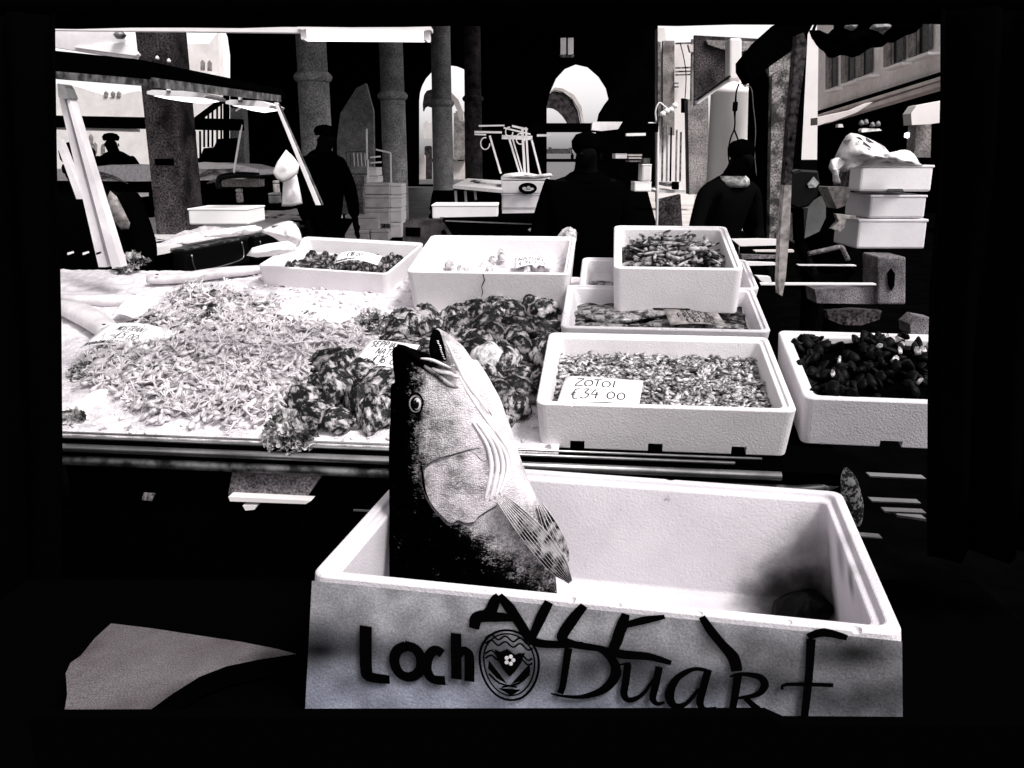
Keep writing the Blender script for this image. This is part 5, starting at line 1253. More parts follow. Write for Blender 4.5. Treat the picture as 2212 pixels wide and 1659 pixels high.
fbox(510, 408, 520, 438, 8, .1, 'fac_g', 'grey bottle shaped can beside the pier', lid=True, name='grey_can', cat='can')
fbox(580, 417, 600, 440, 5, .1, 'shutter', 'small grey can next to the hanging apron', lid=True, name='grey_can', cat='can')
fbox(590, 390, 598, 418, 5.1, .08, 'fac_g', 'thin grey bottle next to the hanging apron', lid=True, name='grey_bottle', cat='bottle')
# ======================================================= MIDDLE BACKGROUND
G = 'foam boxes stacked behind the first two columns'
for i, (u0, v0, u1, v1, Y, m, lb) in enumerate([
    (787, 396, 842, 420, 12.0, 'foam_g', 'grey foam box, topmost of the tall stack in front of the second column'),
    (787, 421, 842, 449, 12.0, 'foam_g', 'second grey foam box of the tall stack in front of the second column'),
    (787, 450, 842, 484, 12.0, 'foam_g', 'third grey foam box of the tall stack in front of the second column'),
    (800, 497, 840, 520, 11.8, 'foam_g', 'small grey foam box at the foot of the tall stack'),
    (843, 397, 869, 421, 12.1, 'foam_b', 'white foam box end, topmost of the bright narrow stack'),
    (843, 422, 869, 449, 12.1, 'foam_b', 'white foam box end, second of the bright narrow stack'),
    (843, 450, 869, 480, 12.1, 'foam_b', 'white foam box end, third of the bright narrow stack'),
    (843, 481, 868, 513, 12.1, 'foam_b', 'white foam box end, lowest of the bright narrow stack'),
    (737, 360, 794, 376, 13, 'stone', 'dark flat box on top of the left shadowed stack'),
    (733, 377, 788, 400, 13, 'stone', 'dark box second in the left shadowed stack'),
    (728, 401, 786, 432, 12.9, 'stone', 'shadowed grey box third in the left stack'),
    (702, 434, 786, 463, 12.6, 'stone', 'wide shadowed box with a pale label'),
    (746, 464, 819, 496, 11.9, 'foam_g', 'grey box on two cartons at the bottom of the left stack'),
    (728, 497, 799, 532, 11.8, 'foam_g', 'lowest grey carton of the left stack'),
    (794, 362, 815, 380, 12.4, 'foam_b', 'small white box near the wire rack'),
    (791, 381, 817, 395, 12.4, 'foam_b', 'small white box under another small white box')]):
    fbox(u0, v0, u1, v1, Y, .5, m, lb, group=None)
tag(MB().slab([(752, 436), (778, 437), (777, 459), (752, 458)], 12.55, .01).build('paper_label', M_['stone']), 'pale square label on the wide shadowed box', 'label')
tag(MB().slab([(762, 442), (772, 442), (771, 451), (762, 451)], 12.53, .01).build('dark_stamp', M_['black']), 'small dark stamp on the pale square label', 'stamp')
wr = empty('wire_rack', PY(780, 360, 12.8), 'thin wire rack standing on the shadowed boxes', 'rack')
for i in range(6): bar(PY(748+8*i, 330+(i % 2), 12.8), PY(750+8*i, 359, 12.8), W(1.6, 12.8), .01, 'white' if i > 1 else 'shutter', 'wire', wr)
bar(PY(746, 329, 12.8), PY(792, 326, 12.8), W(2, 12.8), .01, 'shutter', 'top_wire', wr)
tr = empty('trolley_frame', PY(820, 390, 12.3), 'white tubular trolley frame in front of the second column', 'trolley')
for a, b in (((795, 345), (795, 394)), ((812, 323), (844, 330)), ((800, 340), (822, 338)), ((800, 352), (824, 350)), ((844, 330), (845, 396)), ((792, 278), (793, 345))): bar(PY(*a, 12.3), PY(*b, 12.3), W(3, 12.3), .03, 'white', 'tube', tr)
ic = empty('industrial_crate', PY(925, 524, 9), 'grey crate with a black rectangular window and round hole', 'crate')
MB().slab([(870, 524), (871, 482), (885, 476), (960, 480), (974, 490), (977, 524), (940, 531), (900, 530)], 9, .4).build('body', M_['greycard'], ic)
MB().slab([(876, 491), (908, 492), (908, 511), (876, 510)], 8.98, .01).build('window', M_['black'], ic)
MB().slab([(953, 500), (958, 495), (963, 500), (964, 512), (958, 517), (953, 511)], 8.98, .01).build('round_hole', M_['black'], ic)
# emblem boxes
for i, (v0, v1) in enumerate(((381, 419), (420, 450), (451, 463))):
    fb = fbox(1082+i*1, v0, 1187-i*3, v1, 8.5, .45, 'foam', ['white foam box with a black oval emblem', 'plain white box directly under the oval emblem box', 'lowest flat white box of the emblem stack'][i], lid=(i == 0))
    if i == 0:
        mb = MB(); c = (1140, 407); P1 = [(c[0]+20*math.cos(t*.314), c[1]+12.5*math.sin(t*.314)) for t in range(20)]; mb.slab(P1, 8.46, .01); mb.build('emblem', M_['ink'], fb)
        mb = MB()
        for (x, y, a, b) in ((-7, 0, 5, 3.5), (2, -2, 4, 3.5), (9, 1, 4.5, 3), (0, 4, 9, 1.6)): mb.slab([(c[0]+x+a*math.cos(t*.785), c[1]+y+b*math.sin(t*.785)) for t in range(8)], 8.445+.001*x, .005)
        mb.build('emblem_figure', M_['foam'], fb)
sheet([(1085, 384), (1090, 376), (1130, 372), (1170, 378), (1188, 374), (1192, 381), (1160, 387), (1110, 386)], 8.4, 'white_wrapper', 'plast', 'crumpled wrapper on top of the oval emblem box', 'wrapper', .05)
ts = empty('display_table', PY(1030, 420, 8.8), 'small white display table with thin goods left of the oval emblem box', 'table')
MB().prism([PY(*p, y) for p, y in (((978, 407), 8.4), ((1084, 417), 8.2), ((1084, 396), 9.6), ((1010, 391), 9.8))], [PY(*p, y)+Vector((0, 0, .03)) for p, y in (((978, 407), 8.4), ((1084, 417), 8.2), ((1084, 396), 9.6), ((1010, 391), 9.8))]).build('top', M_['white'], ts)
for u in (984, 1005, 1026): bar(PY(u, 412, 8.6), PY(u+2, 440-(u-984)*.2, 8.6), W(5, 8.6), .03, 'white', 'leg', ts)
MB().slab([(990, 414), (1082, 420), (1082, 440), (990, 440)], 8.9, .2).build('dark_underside', M_['black'], ts)
for i, (u, v) in enumerate(((1015, 400), (1040, 396), (1062, 399), (1030, 392), (1055, 403))):
    scatter_copy(sf2 if i % 2 else sf, PY(u, v-1, 8.9), Matrix.Rotation(.2*i, 3, 'Z'), 1.2).name = 'small_fish'
for o in list(col.objects)[-5:]:
    o['label'] = 'thin fish laid out on the small white display table'; o['group'] = 'fish on the small display table'
ir = empty('iron_frame', PY(1100, 380, 8.6), 'tangle of white iron rods and hooks above the emblem box', 'frame')
for a, b, w in (((1034, 272), (1090, 271), 3), ((1025, 285), (1084, 286), 4), ((1025, 290), (1050, 291), 3), ((1058, 293), (1082, 375), 4), ((1098, 293), (1124, 378), 4), ((1106, 295), (1130, 378), 3), ((1128, 275), (1134, 378), 5), ((1136, 275), (1142, 378), 4), ((1148, 300), (1168, 378), 4), ((1084, 296), (1150, 298), 8), ((1088, 276), (1146, 290), 3), ((1106, 272), (1140, 280), 4)):
    bar(PY(*a, 8.6), PY(*b, 8.6), W(w, 8.6), .02, 'white', 'rod', ir)
for c, r in (((1048, 310), 10), ((1124, 300), 9), ((1100, 285), 8)):
    MB().tube([PY(c[0]+r*math.cos(t*.45), c[1]+r*1.3*math.sin(t*.45), 8.55) for t in range(12)], W(1.3, 8.6), 5).build('hook', M_['white'], ir, True)
fbox(933, 443, 1076, 473, 6, .35, 'foam_b', 'long shallow white foam box standing on the black rack in mid hall', lid=False, notch=(955, 995, 1040))
rk = empty('black_rack', PY(1070, 500, 5.8), 'black rack with a thin pale edge behind the cracked crate', 'rack')
MB().slab([(955, 474), (1185, 470), (1190, 512), (985, 520)], 5.8, .5).build('body', M_['black'], rk); bar(PY(962, 477, 5.75), PY(1168, 485, 5.75), W(2.2, 5.8), .01, 'metal', 'edge', rk)
for u in (1037, 1058, 1098): MB().slab([(u-6, 509), (u+7, 509), (u+8, 520), (u-7, 520)], 5.7, .02).build('foot', M_['greycard'], rk)
tag(MB().slab([(1141, 497), (1146, 494), (1190, 507), (1178, 512), (1160, 510)], 5.0, .05).build('white_knife', M_['white']), 'white handled knife lying behind the cracked crate', 'knife')
bar(PY(1145, 276, 5.4), PY(1420, 276, 5.4), W(17, 5.4), .08, 'black', 'crossbar', None, label='black crossbar above the broad seller', cat='beam')
tag(MB().slab([(1280, 263), (1345, 263), (1335, 279), (1300, 283), (1278, 281)], 5.3, .06).build('lamp_housing', M_['plast']), 'white lamp housing fixed to the black crossbar', 'lamp')
tag(MB().slab([(1353, 288), (1395, 287), (1395, 293), (1353, 294)], 5.6, .05).build('small_tube', M_['whiter']), 'short pale tube below the black crossbar', 'tube')
tag(MB().slab([(1160, 290), (1190, 290), (1190, 295), (1160, 295)], 5.6, .05).build('small_tube', M_['cloth']), 'short grey tube left of the broad seller head', 'tube')
for i, (u0, v0, u1, v1, m, lb) in enumerate([(1329, 332, 1354, 343, 'cloth', 'small white package right of the broad seller'), (1358, 333, 1387, 337, 'fac', 'top sheet of the little pile of trays'), (1358, 339, 1386, 343, 'fac', 'second of the little pile of trays'), (1359, 346, 1384, 350, 'fac_g', 'third of the little pile of trays'), (1390, 342, 1404, 354, 'shutter', 'dark small box on the tall white box'), (1386, 355, 1407, 392, 'white', 'tall white box by the metal pipe'), (1370, 393, 1407, 414, 'whiter', 'square white box at the right elbow of the broad seller')]):
    fbox(u0, v0, u1, v1, 6.4, .2, m, lb, lid=False)
# ======================================================= ALLEY AND RIGHT SIDE
al = empty('alley_house', (PY(1470, 300, 26).x, 26, 0), 'tall pale house front with pipes closing the alley', 'house')
MB().slab([(1421, 440), (1421, 60), (1435, 60), (1440, 92), (1500, 92), (1500, 440)], 26, .5).build('wall', M_['fac_b'], al)
MB().slab([(1432, 292), (1432, 88), (1457, 88), (1457, 292)], 25.7, .2).build('pilaster', M_['fac_g'], al)
MB().slab([(1421, 300), (1421, 90), (1427, 90), (1427, 300)], 25.7, .2).build('dark_edge', M_['brick'], al)
for v in (92, 145, 153, 160): MB().slab([(1460, v), (1494, v-1), (1494, v+2), (1460, v+3)], 25.6, .1).build('ledge', M_['brick'], al)
for v in (178, 186): MB().slab([(1457, v), (1466, v), (1466, v+3), (1457, v+3)], 25.6, .1).build('ledge', M_['brick'], al)
MB().tube([PY(1497, 85, 25), PY(1494, 250, 25)], W(4, 25), 8).build('drain_pipe', M_['stone'], al); MB().slab([(1487, 96), (1505, 96), (1502, 112), (1491, 112)], 24.8, .2).build('rain_head', M_['fac'], al)
MB().tube(smoothpts([PY(1469, 92, 25), PY(1478, 130, 25), PY(1482, 170, 25), PY(1478, 235, 25)], 4), W(1, 25), 5).build('cable', M_['black'], al)
MB().slab([(1474, 212), (1490, 215), (1490, 243), (1474, 243)], 24.5, .2).build('meter_box', M_['black'], al)
for i, u in enumerate((1432, 1442, 1450, 1462, 1471)): bar(PY(u, 265+5*i, 14), PY(u-2, 392, 14), W(3, 14), .04, ['dmetal', 'stone', 'black', 'fac_g', 'dmetal'][i], 'upright', None, label=['first', 'second', 'third', 'fourth', 'fifth'][i]+' upright from the left in the row of poles in the alley', cat='pole')
mp2 = empty('metal_pipe', PY(1420, 420, 6), 'pale bent metal pipe with a round tap right of the broad seller', 'pipe')
MB().tube(smoothpts([PY(1400, 267, 6), PY(1414, 268, 6), PY(1421, 276, 6), PY(1421, 330, 6), PY(1420, 430, 6), PY(1418, 520, 6)], 4), W(2.6, 6), 8).build('pipe', M_['white'], mp2, True)
MB().tube(smoothpts([PY(1418, 262, 6), PY(1416, 240, 6), PY(1424, 222, 6), PY(1436, 230, 6), PY(1448, 240, 6)], 4), W(1.6, 6), 6).build('bent_tube', M_['white'], mp2, True)
for u, v in ((1432, 246), (1441, 240), (1450, 237), (1458, 228)): MB().lathe(PY(u, v, 5.95), [(.001, -.02), (.02, -.01), (.02, .01), (.001, .02)], 10).build('clip', M_['whiter'], mp2, True)
for i, (u0, v0, u1, v1, m, lb) in enumerate([(1418, 411, 1482, 417, 'white', 'white work surface in the alley entrance'), (1440, 396, 1462, 403, 'metal', 'metal scale pan on the alley work surface')]): fbox(u0, v0, u1, v1, 7, .4, m, lb, lid=False, name='work_surface' if i == 0 else 'scale_pan', cat='surface')
fbox(1455, 393, 1467, 410, 6.9, .1, 'black', 'small black pot on the alley work surface', name='black_pot', cat='pot')
tag(MB().slab([(1420, 500), (1420, 432), (1470, 420), (1475, 500)], 7.6, .1).build('cabinet', M_['stone_d']), 'dark mottled cabinet below the alley work surface', 'cabinet')
# grey wall right of the alley with broad pillar
tag(MB().slab([(1489, 420), (1486, 215), (1505, 225), (1530, 205), (1532, 380), (1520, 420)], 15, .3).build('grey_wall', M_['fac_g']), 'grey stained wall left of the broad pale pillar', 'wall')
pl = empty('pale_pillar', PY(1575, 500, 9), 'broad pale pillar with a narrow neck rising above the leaning seller', 'pillar')
x_ = PY(1575, 260, 9).x
MB().lathe((x_, 9, 0), [(W(36, 9), 0), (W(37, 9), .9), (W(39, 9), PY(1575, 205, 9).z), (W(41, 9), PY(1575, 202, 9).z), (W(40, 9), PY(1575, 193, 9).z), (W(24, 9), PY(1575, 188, 9).z), (W(17, 9), PY(1575, 178, 9).z), (W(17, 9), PY(1575, 170, 9).z)], 32).build('shaft', M_['fac_b'], pl, True)
MB().slab([(1576, 172), (1576, 82), (1603, 82), (1603, 172)], 8.9, .2).build('neck', M_['fac_b'], pl, bevel=.02)
da = empty('dark_awning', PY(1560, 130, 6.5), 'dark awning underside with a lamp glow in front of the pillar', 'awning')
MB().slab([(1500, 228), (1500, 76), (1645, 84), (1642, 96), (1600, 150), (1560, 180)], 9.4, .05).build('cover', M_['stone_d'], da)
MB().slab([(1525, 86), (1640, 90), (1628, 104), (1600, 112), (1560, 106), (1530, 96)], 9.35, .05).build('glow_shade', M_['fac_g'], da)
tubelamp(PY(1504, 222, 5.5), PY(1573, 172, 5.5), W(7, 5.5), 'diagonal tube lamp beside the pale pillar', m='whiter', house='gloss')
tag(MB().slab([(1608, 150), (1608, 130), (1645, 85), (1690, 45), (1760, 45), (1735, 92), (1640, 160), (1625, 178)], 5.2, .2).build('awning_end', M_['canvas']), 'black folded awning end beside the leaning pole', 'awning')
cbl = [(1292, 430), (1275, 480), (1268, 540), (1262, 600), (1266, 660), (1262, 715), (1240, 770), (1228, 830), (1226, 890), (1240, 960), (1262, 992), (1290, 996), (1308, 970), (1318, 900), (1305, 830), (1285, 780), (1264, 722)]
P3 = [PY(1152+x*.344, 32.9+y*.344, 4.0) for x, y in cbl]
cr3 = empty('hanging_cable', P3[0], 'black looped cable hanging beside the leaning seller', 'cable')
MB().tube(smoothpts(P3, 4), W(1.6, 4), 6).build('cable', M_['ink'], cr3, True); MB().tube(smoothpts([P3[0], PY(1591, 200, 4.02), PY(1590, 225, 4.02), P3[4]], 4), W(1.2, 4), 6).build('second_strand', M_['ink'], cr3, True)
MB().box(PY(1588, 230, 3.98), .02, .02, .04).build('switch', M_['ink'], cr3, bevel=.004)
tag(MB().tube(smoothpts([PY(1600, 180, 7), PY(1622, 190, 7), PY(1627, 230, 7), PY(1632, 280, 7), PY(1630, 330, 7), PY(1634, 380, 7)], 4), W(1, 7), 5).build('thin_cable', M_['shutter'], None, True), 'thin grey cable hanging in the bright gap right of the pillar', 'cable')
gp = empty('gap_house', PY(1630, 300, 30), 'white house wall in the narrow gap right of the pillar', 'house')
MB().slab([(1596, 540), (1612, 180), (1618, 160), (1655, 128), (1655, 540)], 30, .4).build('wall', M_['fac_b'], gp); MB().slab([(1612, 268), (1650, 258), (1650, 262), (1612, 273)], 29.8, .2).build('ledge', M_['fac_g'], gp)
for i, (u, v) in enumerate(((1616, 276), (1634, 278), (1618, 300), (1626, 322), (1640, 330))): MB().slab([(u-5, v+8), (u-6, v-4), (u+5, v-6), (u+6, v+7)], 29.7, .1).build('balcony_clutter', M_['shell_k'], gp)
tag(MB().slab([(1612, 500), (1618, 360), (1630, 345), (1640, 360), (1640, 470), (1632, 500)], 12, .2).build('dark_post', M_['hall']), 'dark narrow post in the gap right of the pillar', 'post')
bk = empty('brick_pier', PY(1675, 500, 7), 'dark brick pier with a lighter right side behind the leaning pole', 'pier')
MB().slab([(1640, 525), (1650, 165), (1735, 92), (1738, 70), (1745, 70), (1722, 525)], 8, .5).build('shaft', M_['hall'], bk)
MB().slab([(1662, 518), (1668, 165), (1708, 135), (1720, 118), (1700, 518)], 7.9, .1).build('lighter_face', M_['brick'], bk)  # lighter slab over the right side of the pier
MB().slab([(1660, 118), (1715, 88), (1716, 130), (1662, 165)], 7.95, .1).build('carved_top', M_['brick'], bk)
lp = empty('leaning_pole', PY(1688, 630, 2.7), 'dark leaning pole with a mottled pale foot at the right of the alley', 'pole')
MB().slab([(1722, 76), (1736, 70), (1744, 95), (1723, 253), (1711, 377), (1710, 402), (1694, 402), (1696, 377), (1705, 253)], 2.7, .04).build('upper_shaft', M_['stone_d'], lp)
MB().slab([(1695, 400), (1710, 400), (1706, 500), (1697, 604), (1690, 640), (1684, 636), (1682, 604), (1686, 500)], 2.695, .04).build('lower_shaft', M_['fac_g'], lp)
# right building in perspective
rb = empty('corner_house', (7, 20, 0), 'long plain house front with a row of windows receding at the right', 'house')
dW = Vector((PY(1375, 335, 1).x, 1, 0)).normalized(); X0 = 6.5
nW = Vector((-dW.y, dW.x, 0))          # facing left
pW = Vector((X0, 0, 0))
def RW(u, v, off=0): return PPL(u, v, pW+nW*off, nW)
def rslab(P, off, th, name, m, par=rb):
    a = [RW(*p, off) for p in P]; MB().prism(a, [p-nW*th for p in a]).build(name, M_[m], par)
rslab([(1765, 242), (1765, 40), (2080, 40), (2080, 158)], 0, .3, 'wall', 'fac_r')
rslab([(1765, 248), (2080, 150), (2080, 158), (1765, 252)], .35, .35, 'cornice', 'fac'); rslab([(1765, 240), (2080, 140), (2080, 150), (1765, 248)], .2, .2, 'cornice_band', 'black')
rslab([(1765, 262), (2080, 160), (2080, 172), (1765, 268)], .3, .3, 'lower_band', 'fac')
rslab([(1765, 460), (1765, 272), (2080, 180), (2080, 460)], -.3, .2, 'ground_floor', 'black')
for i, (ul, ur, vt, vb) in enumerate(((1785, 1802, 118, 193), (1818, 1841, 100, 180), (1850, 1876, 95, 168), (1910, 1945, 70, 145), (1962, 2002, 50, 125))):
    wn = empty('tmpw', RW(ul, vb)); bpy.data.objects.remove(wn)
    sl_ = -.36*(ur-ul)
    a = [RW(*p, .03) for p in ((ul, vb), (ul, vt), (ur, vt+sl_), (ur, vb+sl_))]; fo = MB().prism(a, [p-nW*.06 for p in a]).build('window', M_['glass'], rb)
    def sub(P, off, th, name, m):
        a = [RW(*p, off) for p in P]; MB().prism(a, [p-nW*th for p in a]).build(name, M_[m], fo)
    sub([(ul-4, vb+8), (ul-4, vb+3), (ur+3, vb+sl_+1), (ur+3, vb+sl_+7)], .3, .26, 'sill', 'whiter')
    w2 = (ur-ul)*.32
    sub([(ul-2, vb), (ul-2, vt-2), (ul+w2, vt-2-.36*w2), (ul+w2, vb-.36*w2)], .1, .05, 'shutter', 'fac_g'); sub([(ur-w2*.6, vb+sl_), (ur-w2*.6, vt+sl_), (ur+w2*.5, vt+sl_-.36*w2), (ur+w2*.5, vb+sl_-.36*w2)], .1, .05, 'shutter', 'shutter')
    sub([((ul+ur)/2-1, vb+sl_/2), ((ul+ur)/2-1, vt+sl_/2), ((ul+ur)/2+1, vt+sl_/2), ((ul+ur)/2+1, vb+sl_/2)], .07, .03, 'mullion', 'fac_g')
cn = empty('white_pilaster', PY(1745, 340, 15), 'bright white wall strip right of the leaning pole', 'wall strip')
MB().slab([(1700, 345), (1712, 240), (1724, 100), (1730, 60), (1742, 60), (1768, 100), (1765, 345)], 15, .3).build('face', M_['fac_b'], cn)
tag(MB().slab([(1766, 270), (1766, 254), (1850, 236), (1886, 220), (1850, 243), (1800, 262)], 13, .3).build('shop_canopy', M_['fac']), 'pale sloping shop canopy under the cornice of the corner house', 'canopy')
tag(MB().slab([(1810, 275), (1812, 268), (1820, 268), (1822, 275)], 12.9, .1).build('canopy_bracket', M_['white']), 'tiny bracket below the pale shop canopy', 'bracket')
cl = empty('shop_lamp', PY(1880, 280, 11), 'small shop lamp cluster glowing in the dark shop front', 'lamp')
MB().slab([(1860, 281), (1864, 277), (1900, 278), (1905, 282), (1862, 286)], 11, .1).build('tray', M_['whiter'], cl)
for u, v in ((1860, 268), (1870, 266), (1884, 272), (1896, 270)): MB().lathe(PY(u, v+4, 11), [(.002, 0), (.035, .02), (.02, .06), (.002, .07)], 10).build('shade', M_['stone'], cl, True)
tag(MB().lathe(PY(1966, 292, 10), [(.01, -.04), (.06, -.02), (.06, .02), (.01, .04)], 14).build('spot_lamp', M_['lamp'], None, True), 'single round lit spot at the far right shop', 'lamp')
tag(MB().slab([(1970, 270), (1968, 245), (1980, 228), (2050, 215), (2050, 262), (2010, 268)], 9.5, .2).build('shop_sign', M_['fac_b']), 'blank white shop board at the far right', 'board')
tag(MB().slab([(1974, 340), (1980, 268), (2012, 266), (2010, 340)], 9.8, .2).build('shop_pillar', M_['fac_g']), 'grey shop pillar below the blank white board', 'pillar')
# ragged black canvas top right
sheet([(1752, 70), (1775, 96), (1792, 118), (1815, 112), (1840, 120), (1880, 98), (1915, 92), (1950, 72), (1985, 58), (1990, 30), (1900, 20), (1820, 30), (1806, 52), (1790, 80), (1778, 92), (1762, 76)], 2.6, 'torn_canvas', 'canvas', 'ragged black canvas hanging at the top right', 'canvas', .06)
tag(MB().tube(smoothpts([PY(1768, 40, 2.6), PY(1756, 72, 2.6), PY(1770, 100, 2.6), PY(1795, 116, 2.6)], 4), W(3, 2.6), 6).build('canvas_rope', M_['ink'], None, True), 'black rope curving below the ragged canvas', 'rope')
for i, (u, v, s) in enumerate(((1838, 56, 15), (1902, 58, 24))):
    sheet([(u-s, v+4), (u-s*.6, v-6), (u+s*.4, v-8), (u+s, v-3), (u+s*.7, v+6), (u, v+10)], 2.45, 'canvas_tag', 'stone', ['smaller grey patch on the ragged black canvas', 'larger grey patch on the ragged black canvas'][i], 'patch', .02)
# white boxes stack right
sbx = [((1855, 357, 2012, 414), 'wide white foam box under the plastic bag, top of the right stack', 'foam_b'), ((1876, 422, 1998, 472), 'narrow white foam box in the middle of the right stack', 'foam'), ((1849, 474, 1998, 538), 'tall white foam box at the bottom of the right stack', 'foam')]
for (u0, v0, u1, v1), lb, m in sbx: fbox(u0, v0, u1, v1, 4.6, .35, m, lb, lid=False)
tag(MB().slab([(1918, 414), (1922, 408), (1950, 408), (1953, 414)], 4.58, .02).build('handle_hole', M_['shutter']), 'dark hand hole at the bottom of the wide white foam box', 'hole')
tag(MB().slab([(1829, 402), (1831, 362), (1853, 355), (1855, 414)], 4.75, .2).build('box_side', M_['brick']), 'dark shaded crate end left of the wide white foam box', 'crate')
sheet([(1803, 340), (1820, 305), (1838, 287), (1870, 296), (1910, 316), (1925, 332), (1955, 323), (1975, 333), (1986, 352), (1990, 360), (1900, 362), (1850, 362), (1825, 372), (1808, 362)], 4.5, 'plastic_bag', 'plast', 'big crumpled white plastic bag lying on the right stack of boxes', 'bag', .14, n=2)
sheet([(1795, 345), (1812, 340), (1826, 352), (1816, 365), (1812, 380), (1816, 395), (1800, 395), (1798, 375), (1790, 362)], 4.45, 'bag_tail', 'plast', 'twisted tail of plastic hanging left of the right stack', 'plastic', .05)
tag(MB().slab([(1896, 658), (1896, 554), (1958, 555), (1957, 658)], 4.3, .2).build('grey_stand', M_['greycard'], bevel=.01), 'grey metal stand under the right stack of white boxes', 'stand')
tag(MB().slab([(1920, 615), (1918, 590), (1926, 580), (1934, 592), (1932, 618), (1926, 628)], 4.29, .01).build('stand_hole', M_['black']), 'dark oval hole in the grey metal stand', 'hole')
tag(MB().slab([(1765, 655), (1760, 625), (1895, 621), (1895, 657)], 4.35, .15).build('grey_beam', M_['greycard']), 'grey metal beam joining the grey stand from the left', 'beam')
tag(MB().slab([(1790, 690), (1787, 672), (1850, 668), (1905, 672), (1900, 690), (1860, 703), (1820, 702)], 3.8, .05).build('grey_sack', M_['stone_d'], smooth=False), 'dim grey sack below the grey beam', 'sack')
tag(MB().slab([(1968, 722), (1966, 700), (1985, 684), (2020, 690), (2020, 724)], 3.2, .1).build('grey_block', M_['greycard']), 'small grey block behind the mussel crate', 'block')
sc_ = empty('dial_scale', PY(1715, 430, 4), 'black round bowl scale on a post beside the leaning pole', 'scale')
MB().slab([(1703, 420), (1700, 400), (1712, 372), (1730, 366), (1768, 368), (1772, 395), (1766, 425), (1748, 446), (1725, 452), (1708, 445)], 4.2, .1).build('bowl', M_['gloss'], sc_, bevel=.01)
MB().slab([(1745, 398), (1758, 382), (1770, 396), (1762, 405), (1748, 406)], 4.18, .01).build('dial', M_['stone'], sc_); MB().slab([(1720, 520), (1718, 450), (1736, 450), (1738, 520)], 4.25, .1).build('post', M_['black'], sc_)
MB().slab([(1706, 518), (1712, 452), (1719, 452), (1716, 525)], 4.3, .05).build('side_rail', M_['fac_g'], sc_)
tag(MB().slab([(1742, 478), (1746, 450), (1784, 425), (1784, 470), (1770, 500), (1738, 515)], 5.5, .1).build('paper_bundle', M_['floor']), 'grey bundle of stacked paper right of the dial scale', 'bundle')
tag(MB().slab([(1787, 404), (1828, 405), (1838, 414), (1826, 444), (1808, 451)], 4.5, .15).build('grey_bucket', M_['fac_g']), 'tapered grey bucket below the twisted plastic tail', 'bucket')
tag(MB().slab([(1806, 462), (1850, 466), (1848, 473), (1828, 472), (1824, 492), (1815, 501), (1797, 494), (1812, 478)], 4.4, .04).build('grey_scoop', M_['fac_g']), 'grey scoop left of the lowest foam box of the right stack', 'scoop')
MB_ = MB().tube(smoothpts([PY(1746, 548, 3.4), PY(1780, 541, 3.4), PY(1815, 534, 3.4), PY(1824, 545, 3.4), PY(1832, 562, 3.4)], 4), W(5, 3.4), 8); tag(MB_.build('bent_bar', M_['greycard'], None, True), 'bent grey bar hooked over the table edge at the right', 'bar')
for i, (P, Y, m, nm, lb, ct_) in enumerate([([(1581, 517), (1640, 516), (1679, 517), (1676, 530), (1600, 532), (1590, 524)], 3.6, 'white', 'white_tray', 'white tray between the leaning pole and the eel crate', 'tray'), ([(1602, 550), (1678, 552), (1678, 558), (1603, 560)], 3.3, 'greycard', 'grey_tray', 'grey tray below the white tray by the leaning pole', 'tray'), ([(1590, 565), (1620, 566), (1676, 568), (1676, 573), (1620, 574)], 3.2, 'white', 'white_edge', 'thin ragged white table edge by the leaning pole', 'edge'), ([(1634, 596), (1664, 598), (1668, 612), (1645, 608)], 3.0, 'white', 'white_card', 'small tilted white card left of the pole foot', 'card'), ([(1630, 541), (1715, 540), (1715, 545), (1632, 544)], 3.5, 'fac', 'narrow_rail', 'narrow pale rail crossing behind the leaning pole', 'rail'), ([(1615, 612), (1893, 613), (1893, 616), (1615, 616)], 3.1, 'white', 'table_edge', 'long thin white table edge running to the grey stand', 'edge'), ([(1725, 572), (1850, 573), (1850, 575), (1725, 574)], 3.4, 'cloth', 'table_edge', 'hairline pale edge above the long white table edge', 'edge')]):
    tag(MB().slab(P, Y, .03).build(nm, M_[m]), lb, ct_)
